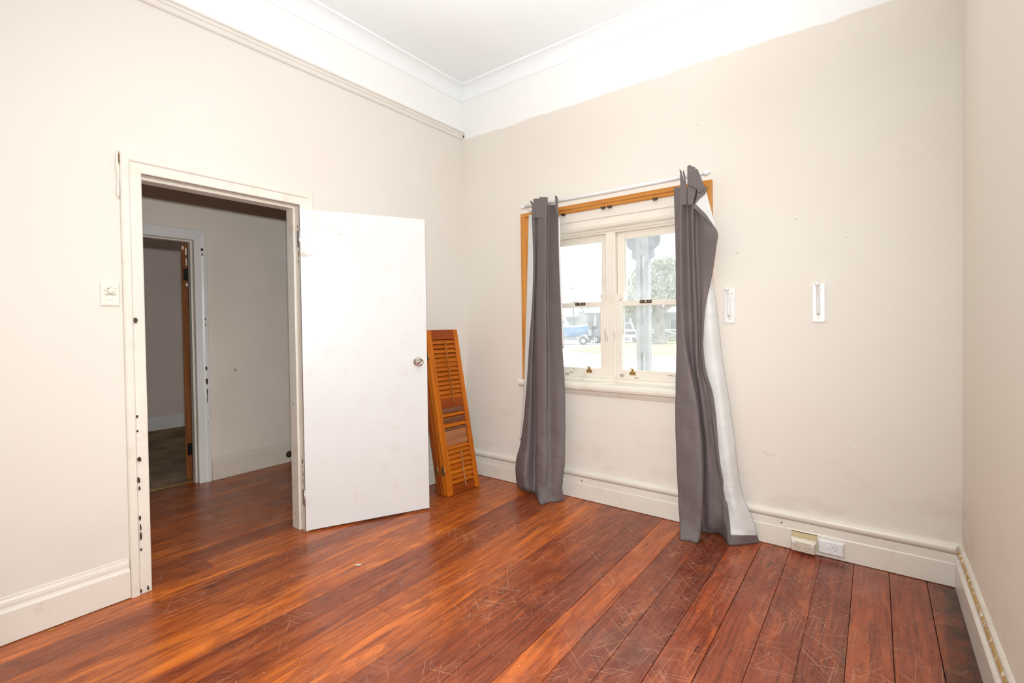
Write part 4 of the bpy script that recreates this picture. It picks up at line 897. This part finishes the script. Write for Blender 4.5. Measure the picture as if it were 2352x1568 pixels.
lawn_pts = [Vector((-13.56, 24.38, G)), Vector((-11.37, 22.76, G)), Vector((-9.39, 21.44, G)), Vector((-8.11, 21.24, G)), Vector((-6.48, 21.45, G)), Vector((-4.00, 22.10, G)), Vector((-5.95, 39.32, G)), Vector((-11.61, 40.46, G)), Vector((-14.94, 36.37, G)), Vector((-13.11, 28.89, G)), Vector((-13.70, 26.38, G))]
lawn = poly_plate('lawn', [Vector((p.x, p.y, G + 0.02)) for p in lawn_pts], 0.04, M['grass'], label='strip of sunlit yellow-green lawn across the road', cat='lawn', kind='structure')
# --- veranda post: twin posts with packing blocks and fretwork brackets
vp = thing('veranda_post', (0.735, 2.247, -0.08), 'twin timber veranda post with fretwork brackets outside the window', 'post')
PY0, PY1 = 2.2, 2.294
box('upright', (0.660, 0.714, PY0, PY1, -0.08, 2.75), M['post'], vp, 0.004)
box('upright', (0.757, 0.811, PY0, PY1, -0.08, 2.75), M['post'], vp, 0.004)
box('packing_block', (0.714, 0.757, PY0 + 0.008, PY1 - 0.008, 2.062, 2.75), M['post'], vp, 0.003)
box('packing_block', (0.714, 0.757, PY0 + 0.008, PY1 - 0.008, 0.937, 1.265), M['post'], vp, 0.003)
box('packing_block', (0.714, 0.757, PY0 + 0.008, PY1 - 0.008, -0.08, 0.30), M['post'], vp, 0.003)
M['fret'] = paint('blue-grey fretwork paint', (0.20, 0.22, 0.26), 0.6, 0.08)
def fret(x, sg):
    pts = [(0, 2.50), (0.14, 2.50), (0.16, 2.44), (0.13, 2.38), (0.095, 2.36), (0.10, 2.32), (0.125, 2.27), (0.128, 2.22), (0.110, 2.175), (0.078, 2.145), (0.056, 2.13), (0.052, 2.105), (0.064, 2.075), (0.058, 2.045), (0.035, 2.022), (0.012, 2.02), (0.0, 2.03)]
    MB().prism([(x + sg * a, b) for a, b in pts], PY0 + 0.03, PY0 + 0.06, lambda p, q, t: (p, t, q)).build('fretwork_bracket', M['fret'], vp, 0.002)
fret(0.811, 1); fret(0.660, -1)
# --- things standing across the road, each with its own ground frame
RH = Vector((0.7994, 0.6009, 0)).normalized(); FH = Vector((-0.6010, 0.7992, 0)).normalized()      # along the street / across it
def frame(p, turn=0.0):
    r = RH * math.cos(turn) + FH * math.sin(turn); f = -RH * math.sin(turn) + FH * math.cos(turn)
    return Matrix(((r.x, f.x, 0, p.x), (r.y, f.y, 0, p.y), (0, 0, 1, p.z), (0, 0, 0, 1)))
def at(mb, m4, *a, **k): return xf(mb, m4).build(*a, **k)
# tree
tp = Vector((-10.56, 33.52, G)); tm = frame(tp)
tree = thing('tree', tp, 'large grey-green tree with a thick trunk standing on the lawn across the road', 'tree')
trunk_pts = [((0.0, 0, -0.1), 0.62), ((0, 0, 0.25), 0.47), ((0.03, 0, 1.0), 0.42), ((0.0, 0, 1.9), 0.42), ((-0.08, 0, 2.6), 0.46), ((-0.25, 0, 3.3), 0.34), ((-0.5, 0.1, 4.4), 0.22), ((-0.7, 0.2, 5.6), 0.1)]
at(MB().tube([p for p, r in trunk_pts], [r for p, r in trunk_pts], 14), tm, 'trunk', M['bark'], tree)
branches = [[(0.1, 0, 1.9), (0.5, 0.1, 2.7), (1.0, 0.2, 3.9), (1.8, 0.3, 5.2)], [(-0.2, 0, 2.9), (-1.0, 0.2, 3.9), (-2.1, -0.2, 4.6)], [(0.6, 0.1, 2.9), (1.7, 0, 3.6), (2.9, -0.2, 4.3)], [(-0.3, 0, 3.3), (-0.9, 0.8, 4.6), (-1.4, 1.2, 5.6)]]
for b in branches: at(MB().tube(b, [0.25, 0.2, 0.12, 0.05][:len(b)] if len(b) == 4 else [0.22, 0.13, 0.05], 8), tm, 'branch', M['bark'], tree)
fol = MB(); rnd = random.Random(3)
blobs = [(-1.9, 0, 4.3, 1.4, 1.1), (-0.6, 0.3, 5.4, 1.5, 1.0), (1.0, 0.2, 5.6, 1.6, 1.0), (2.4, 0, 4.6, 1.5, 1.1), (0.2, -0.4, 4.4, 1.5, 0.9), (-1.5, -0.3, 3.3, 1.0, 0.8), (2.9, 0.2, 3.4, 1.2, 0.9), (1.6, -0.5, 3.7, 1.1, 0.7), (-2.4, 0.2, 3.1, 0.7, 0.9), (4.0, 0.3, 4.0, 1.3, 1.1), (0.4, 0, 6.3, 1.0, 0.6)]
for (bx, by, bz, br_, bh) in blobs:
    for k in range(650):
        a = rnd.uniform(0, 6.283); c = rnd.uniform(-1, 1); rr = rnd.random() ** 0.4
        s_ = math.sqrt(1 - c * c)
        p = Vector((bx + br_ * rr * s_ * math.cos(a), by + br_ * rr * s_ * math.sin(a), bz + bh * rr * c))
        d = Vector((rnd.uniform(-0.5, 0.5), rnd.uniform(-0.5, 0.5), -1)).normalized() * rnd.uniform(0.18, 0.34)
        w = Vector((rnd.uniform(-1, 1), rnd.uniform(-1, 1), rnd.uniform(-0.3, 0.3))).normalized() * rnd.uniform(0.06, 0.11)
        fol.add([p - w * 0.3, p + d * 0.5 - w, p + d, p + d * 0.5 + w], [(0, 1, 2, 3)])
at(fol, tm, 'foliage', M['leaf'], tree, kind='stuff')
# boat on its trailer
bp = Vector((-16.90, 31.21, G)); bm_ = frame(bp, -0.12)
boat = thing('boat', bp + Vector((0, 0, 0.45)), 'blue-hulled boat with white cabin parked across the road', 'boat')
secs = []
for a, hw, kz, top in ((-4.2, 1.0, 0.62, 1.42), (-3.0, 1.12, 0.56, 1.40), (-1.0, 1.15, 0.54, 1.42), (0.2, 0.95, 0.58, 1.46), (0.8, 0.6, 0.72, 1.50), (1.15, 0.12, 1.05, 1.54)):
    secs.append([(a, -hw, top), (a, -hw * 0.95, (top + kz) / 2), (a, -hw * 0.75, kz + 0.18), (a, 0, kz), (a, hw * 0.75, kz + 0.18), (a, hw * 0.95, (top + kz) / 2), (a, hw, top)])
hm = MB(); n_ = 7
hm.add([p for s_ in secs for p in s_], [(i * n_ + j, i * n_ + j + 1, (i + 1) * n_ + j + 1, (i + 1) * n_ + j) for i in range(len(secs) - 1) for j in range(n_ - 1)] + [tuple(range(n_))] + [(i * n_, (i + 1) * n_, (i + 1) * n_ + n_ - 1, i * n_ + n_ - 1) for i in range(len(secs) - 1)])
at(hm, bm_, 'hull', M['hull_blue'], boat)
at(MB().add([(-4.2, -1.03, 1.40), (0.3, -0.98, 1.45), (1.18, 0, 1.53), (0.3, 0.98, 1.45), (-4.2, 1.03, 1.40), (-4.2, -1.03, 1.52), (0.3, -0.98, 1.56), (1.18, 0, 1.64), (0.3, 0.98, 1.56), (-4.2, 1.03, 1.52)],
            [(0, 1, 6, 5), (1, 2, 7, 6), (2, 3, 8, 7), (3, 4, 9, 8), (4, 0, 5, 9), (5, 6, 7, 8, 9), (4, 3, 2, 1, 0)]), bm_, 'gunwale', M['gel_white'], boat)
cab = at(MB().add([(-2.6, -0.8, 1.5), (-0.3, -0.75, 1.5), (-0.3, 0.75, 1.5), (-2.6, 0.8, 1.5), (-2.5, -0.68, 2.35), (-0.75, -0.62, 2.3), (-0.75, 0.62, 2.3), (-2.5, 0.68, 2.35)], [(0, 1, 5, 4), (1, 2, 6, 5), (2, 3, 7, 6), (3, 0, 4, 7), (4, 5, 6, 7), (3, 2, 1, 0)]), bm_, 'cabin', M['gel_white'], boat)
for (a0, a1, b0, b1) in ((-1.35, -0.72, -1.28, -0.88), (-2.1, -1.6, -2.05, -1.6)):
    at(MB().add([(a0, -0.80, 1.78), (a1, -0.78, 1.78), (b1, -0.70, 2.16), (b0, -0.72, 2.16), (a0, -0.74, 1.78), (a1, -0.72, 1.78), (b1, -0.64, 2.16), (b0, -0.66, 2.16)], [(0, 1, 2, 3), (4, 7, 6, 5), (0, 4, 5, 1), (1, 5, 6, 2), (2, 6, 7, 3), (3, 7, 4, 0)]), bm_, 'cabin_window', M['car_glass'], cab)
at(MB().tube([(-0.8, 0, 2.3), (-0.3, 0, 3.1), (0.9, 0, 1.7)], 0.03, 6), bm_, 'rail_line', M['galv'], boat)
tr_ = thing('boat_trailer', bp, 'galvanised trailer under the blue boat', 'trailer')
for s_ in (-0.7, 0.7): at(MB().box(-4.0, 1.25, s_ - 0.05, s_ + 0.05, 0.40, 0.52), bm_, 'side_beam', M['galv'], tr_)
for a in (-3.5, -2.0, -0.5): at(MB().box(a, a + 0.08, -0.75, 0.75, 0.42, 0.56), bm_, 'cross_beam', M['galv'], tr_)
for a in (-2.2, 0.75):
    for s_ in (-0.95, 0.95):
        wv_ = at(MB().lathe([(0.30, -0.09), (0.33, -0.06), (0.33, 0.06), (0.30, 0.09), (0.17, 0.09)], (a, s_, 0.33), (0, 1, 0), 18), bm_, 'wheel', M['tyre'], tr_)
        at(MB().lathe([(0.16, -0.10), (0.16, 0.10)], (a, s_, 0.33), (0, 1, 0), 14), bm_, 'wheel_rim', M['gel_white'], wv_)
        g_ = MB(); pts = [(a + r_ * math.cos(t_), 0.33 + r_ * math.sin(t_)) for r_, ts in ((0.46, (0.15, 0.7, 1.2, 1.57, 1.95, 2.45, 3.0)), (0.41, (3.0, 2.45, 1.95, 1.57, 1.2, 0.7, 0.15))) for t_ in ts]
        g_.prism(pts, s_ - 0.13, s_ + 0.13, lambda p, q, t: (p, t, q)); at(g_, bm_, 'mudguard', M['gel_white'], tr_)
# small grey tractor
kp2 = Vector((-16.63, 34.85, G)); km = frame(kp2, 0.3)
trac = thing('tractor', kp2, 'small grey tractor parked beside the boat', 'tractor')
at(MB().box(-0.25, 0.25, -1.5, 0.2, 0.55, 1.15), km, 'bonnet', M['grey_paint'], trac, 0.06)
at(MB().box(-0.22, 0.22, 0.2, 1.1, 0.5, 0.95), km, 'rear_body', M['grey_paint'], trac, 0.05)
for s_ in (-1, 1):
    for y_, r_, w_ in ((0.8, 0.52, 0.14), (-1.1, 0.32, 0.09)):
        ww = at(MB().lathe([(r_ * 0.9, -w_), (r_, -w_ * 0.7), (r_, w_ * 0.7), (r_ * 0.9, w_)], (s_ * 0.55, y_, r_), (1, 0, 0), 18), km, 'wheel', M['tyre'], trac)
        at(MB().lathe([(r_ * 0.5, -w_ - 0.01), (r_ * 0.5, w_ + 0.01)], (s_ * 0.55, y_, r_), (1, 0, 0), 14), km, 'wheel_rim', M['gel_white'], ww)
    pts = [(0.8 + r_ * math.cos(t_), 0.52 + r_ * math.sin(t_)) for r_, ts in ((0.66, (0.1, 0.7, 1.2, 1.57, 1.95, 2.45, 3.0)), (0.60, (3.0, 2.45, 1.95, 1.57, 1.2, 0.7, 0.1))) for t_ in ts]
    at(MB().prism(pts, s_ * 0.55 - 0.2, s_ * 0.55 + 0.2, lambda p, q, t: (t, p, q)), km, 'mudguard', M['grey_paint'], trac)
    at(MB().lathe([(0.07, 0), (0.08, 0.05)], (s_ * 0.17, -1.5, 0.95), (0, -1, 0), 12), km, 'lamp', M['lampred'], trac)
at(MB().box(-0.25, 0.25, 0.55, 0.65, 0.95, 1.45), km, 'seat', M['tyre'], trac, 0.04)
at(MB().tube([(0.15, -0.9, 1.1), (0.15, -0.9, 1.75)], 0.04, 8), km, 'exhaust', M['grey_paint'], trac)
st_ = MB().tube([(0.20 * math.cos(t_), 0.18 + 0.08 * math.sin(t_), 1.28 + 0.18 * math.sin(t_)) for t_ in [i * math.pi / 6 for i in range(13)]], 0.015, 6)
at(st_, km, 'steering_wheel', M['tyre'], trac)
# four-wheel drive seen from the front
cp = Vector((-13.66, 34.93, G)); cm_ = frame(cp, 0.15)
car = thing('car', cp, 'silver four-wheel drive parked nose-on beyond the veranda post', 'car')
prof = [(0.0, 0.55), (0.0, 1.02), (0.95, 1.10), (1.45, 1.72), (3.9, 1.76), (4.3, 1.1), (4.35, 0.5)]
at(MB().prism(prof, -0.88, 0.88, lambda p, q, t: (t, p, q)), cm_, 'body', M['silver'], car, 0.06)
at(MB().add([(-0.72, 0.98, 1.16), (0.72, 0.98, 1.16), (0.66, 1.38, 1.66), (-0.66, 1.38, 1.66), (-0.72, 1.05, 1.12), (0.72, 1.05, 1.12), (0.66, 1.45, 1.62), (-0.66, 1.45, 1.62)], [(0, 1, 2, 3), (4, 7, 6, 5), (0, 4, 5, 1), (1, 5, 6, 2), (2, 6, 7, 3), (3, 7, 4, 0)]), cm_, 'windscreen', M['car_glass'], car)
at(MB().box(-0.92, 0.92, -0.18, 0.05, 0.48, 0.72), cm_, 'bumper', M['gel_white'], car, 0.04)
at(MB().box(-0.5, 0.5, -0.03, 0.04, 0.76, 0.98), cm_, 'grille', M['tyre'], car)
for s_ in (-1, 1):
    at(MB().box(s_ * 0.55, s_ * 0.84, -0.03, 0.05, 0.78, 0.98), cm_, 'headlamp', M['gel_white'], car, 0.02)
    at(MB().box(s_ * 0.9, s_ * 1.08, 0.95, 1.10, 1.10, 1.28), cm_, 'mirror', M['tyre'], car, 0.02)
    for y_ in (0.75, 3.4): at(MB().lathe([(0.34, -0.12), (0.38, -0.08), (0.38, 0.08), (0.34, 0.12)], (s_ * 0.78, y_, 0.38), (1, 0, 0), 18), cm_, 'wheel', M['tyre'], car)
# pale house with braced veranda rail behind the tree
hp_ = Vector((-12.20, 41.37, G)); hm_ = frame(hp_)
hs = thing('house', hp_ + FH * 3, 'pale house with white posts and cross-braced veranda rail behind the tree', 'building')
at(MB().box(-7.5, 9, 3.0, 9, 0, 3.0), hm_, 'wall', M['brick'], hs)
at(MB().prism([(1.0, 2.55), (9.5, 4.6), (9.5, 4.75), (0.9, 2.7)], -8, 9.5, lambda p, q, t: (t, p, q)), hm_, 'roof', M['roof'], hs)
for a in (-7.0, -3.6, -0.62, 2.6, 5.6): at(MB().box(a - 0.09, a + 0.09, 1.2, 1.38, 0, 2.6), hm_, 'post', M['gel_white'], hs)
for a in (-5.6, 1.4, 4.6):
    wn = at(MB().box(a - 0.7, a + 0.7, 2.93, 3.0, 0.9, 2.1), hm_, 'window', M['gel_white'], hs)
    at(MB().box(a - 0.6, a + 0.6, 2.90, 2.93, 1.0, 2.0), hm_, 'pane', M['car_glass'], wn)
for (a0, a1) in ((-3.6, -0.62), (-0.62, 2.6), (2.6, 5.6)):
    at(MB().box(a0 + 0.09, a1 - 0.09, 1.25, 1.33, 0.96, 1.06), hm_, 'top_rail', M['gel_white'], hs)
    at(MB().box(a0 + 0.09, a1 - 0.09, 1.25, 1.33, 0.06, 0.15), hm_, 'bottom_rail', M['gel_white'], hs)
    for z0, z1 in ((0.12, 1.0), (1.0, 0.12)):
        at(MB().prism([(a0 + 0.1, z0 - 0.05), (a1 - 0.1, z1 - 0.05), (a1 - 0.1, z1 + 0.05), (a0 + 0.1, z0 + 0.05)], 1.26, 1.32, lambda p, q, t: (p, t, q)), hm_, 'brace', M['gel_white'], hs)
# distant shed behind the boat and a slim lamp post
sp_ = Vector((-26.36, 52.58, G)); sm_ = frame(sp_)
sh_ = thing('shed', sp_, 'long pale shed far behind the boat', 'building')
at(MB().box(-6, 7, 0, 6, 0, 2.6), sm_, 'wall', M['brick'], sh_)
at(MB().prism([(-0.6, 2.55), (3, 3.6), (6.6, 2.55), (6.6, 2.7), (3, 3.75), (-0.6, 2.7)], -6.5, 7.5, lambda p, q, t: (t, p, q)), sm_, 'roof', M['gel_white'], sh_)
for a in (-3, 0.5, 4): at(MB().box(a - 0.8, a + 0.8, -0.06, 0, 0.05, 2.1), sm_, 'roller_door', M['roof'], sh_)
lp = Vector((-23.81, 43.20, G)); lm = frame(lp)
lamp = thing('lamp_post', lp, 'thin grey lamp post rising behind the boat', 'lamp post')
at(MB().tube([(0, 0, 0), (0, 0, 3), (0, 0, 5.6)], [0.07, 0.06, 0.045], 8), lm, 'pole', M['galv'], lamp)
at(MB().box(-0.5, 0.08, -0.1, 0.1, 5.55, 5.68), lm, 'lamp_head', M['galv'], lamp, 0.03)
bs = [Vector((-13.16, 37.93, G)) - FH * 2.4, Vector((-11.30, 39.52, G)) - FH * 2.6]
for k, p in enumerate(bs):
    r_ = thing('shrub', p + FH * 2.2, ['low green shrub left of the trunk by the pale house', 'low green shrub right of the trunk before the braced rail'][k], 'shrub', 'shrubs by the pale house')
    f_ = MB()
    for q in range(420):
        a = rnd.uniform(0, 6.283); rr = rnd.random() ** 0.5
        c = Vector((1.2 * rr * math.cos(a), 0.6 * rr * math.sin(a), rnd.uniform(0.0, 1.0 - 0.5 * rr)))
        w = Vector((rnd.uniform(-1, 1), rnd.uniform(-1, 1), rnd.uniform(-1, 1))).normalized() * 0.07
        u = Vector((rnd.uniform(-1, 1), rnd.uniform(-1, 1), rnd.uniform(-1, 1))).normalized() * 0.1
        f_.add([c - w, c - u, c + w, c + u], [(0, 1, 2, 3)])
    at(f_, frame(p + FH * 2.2), 'foliage', M['leaf'], r_, kind='stuff')
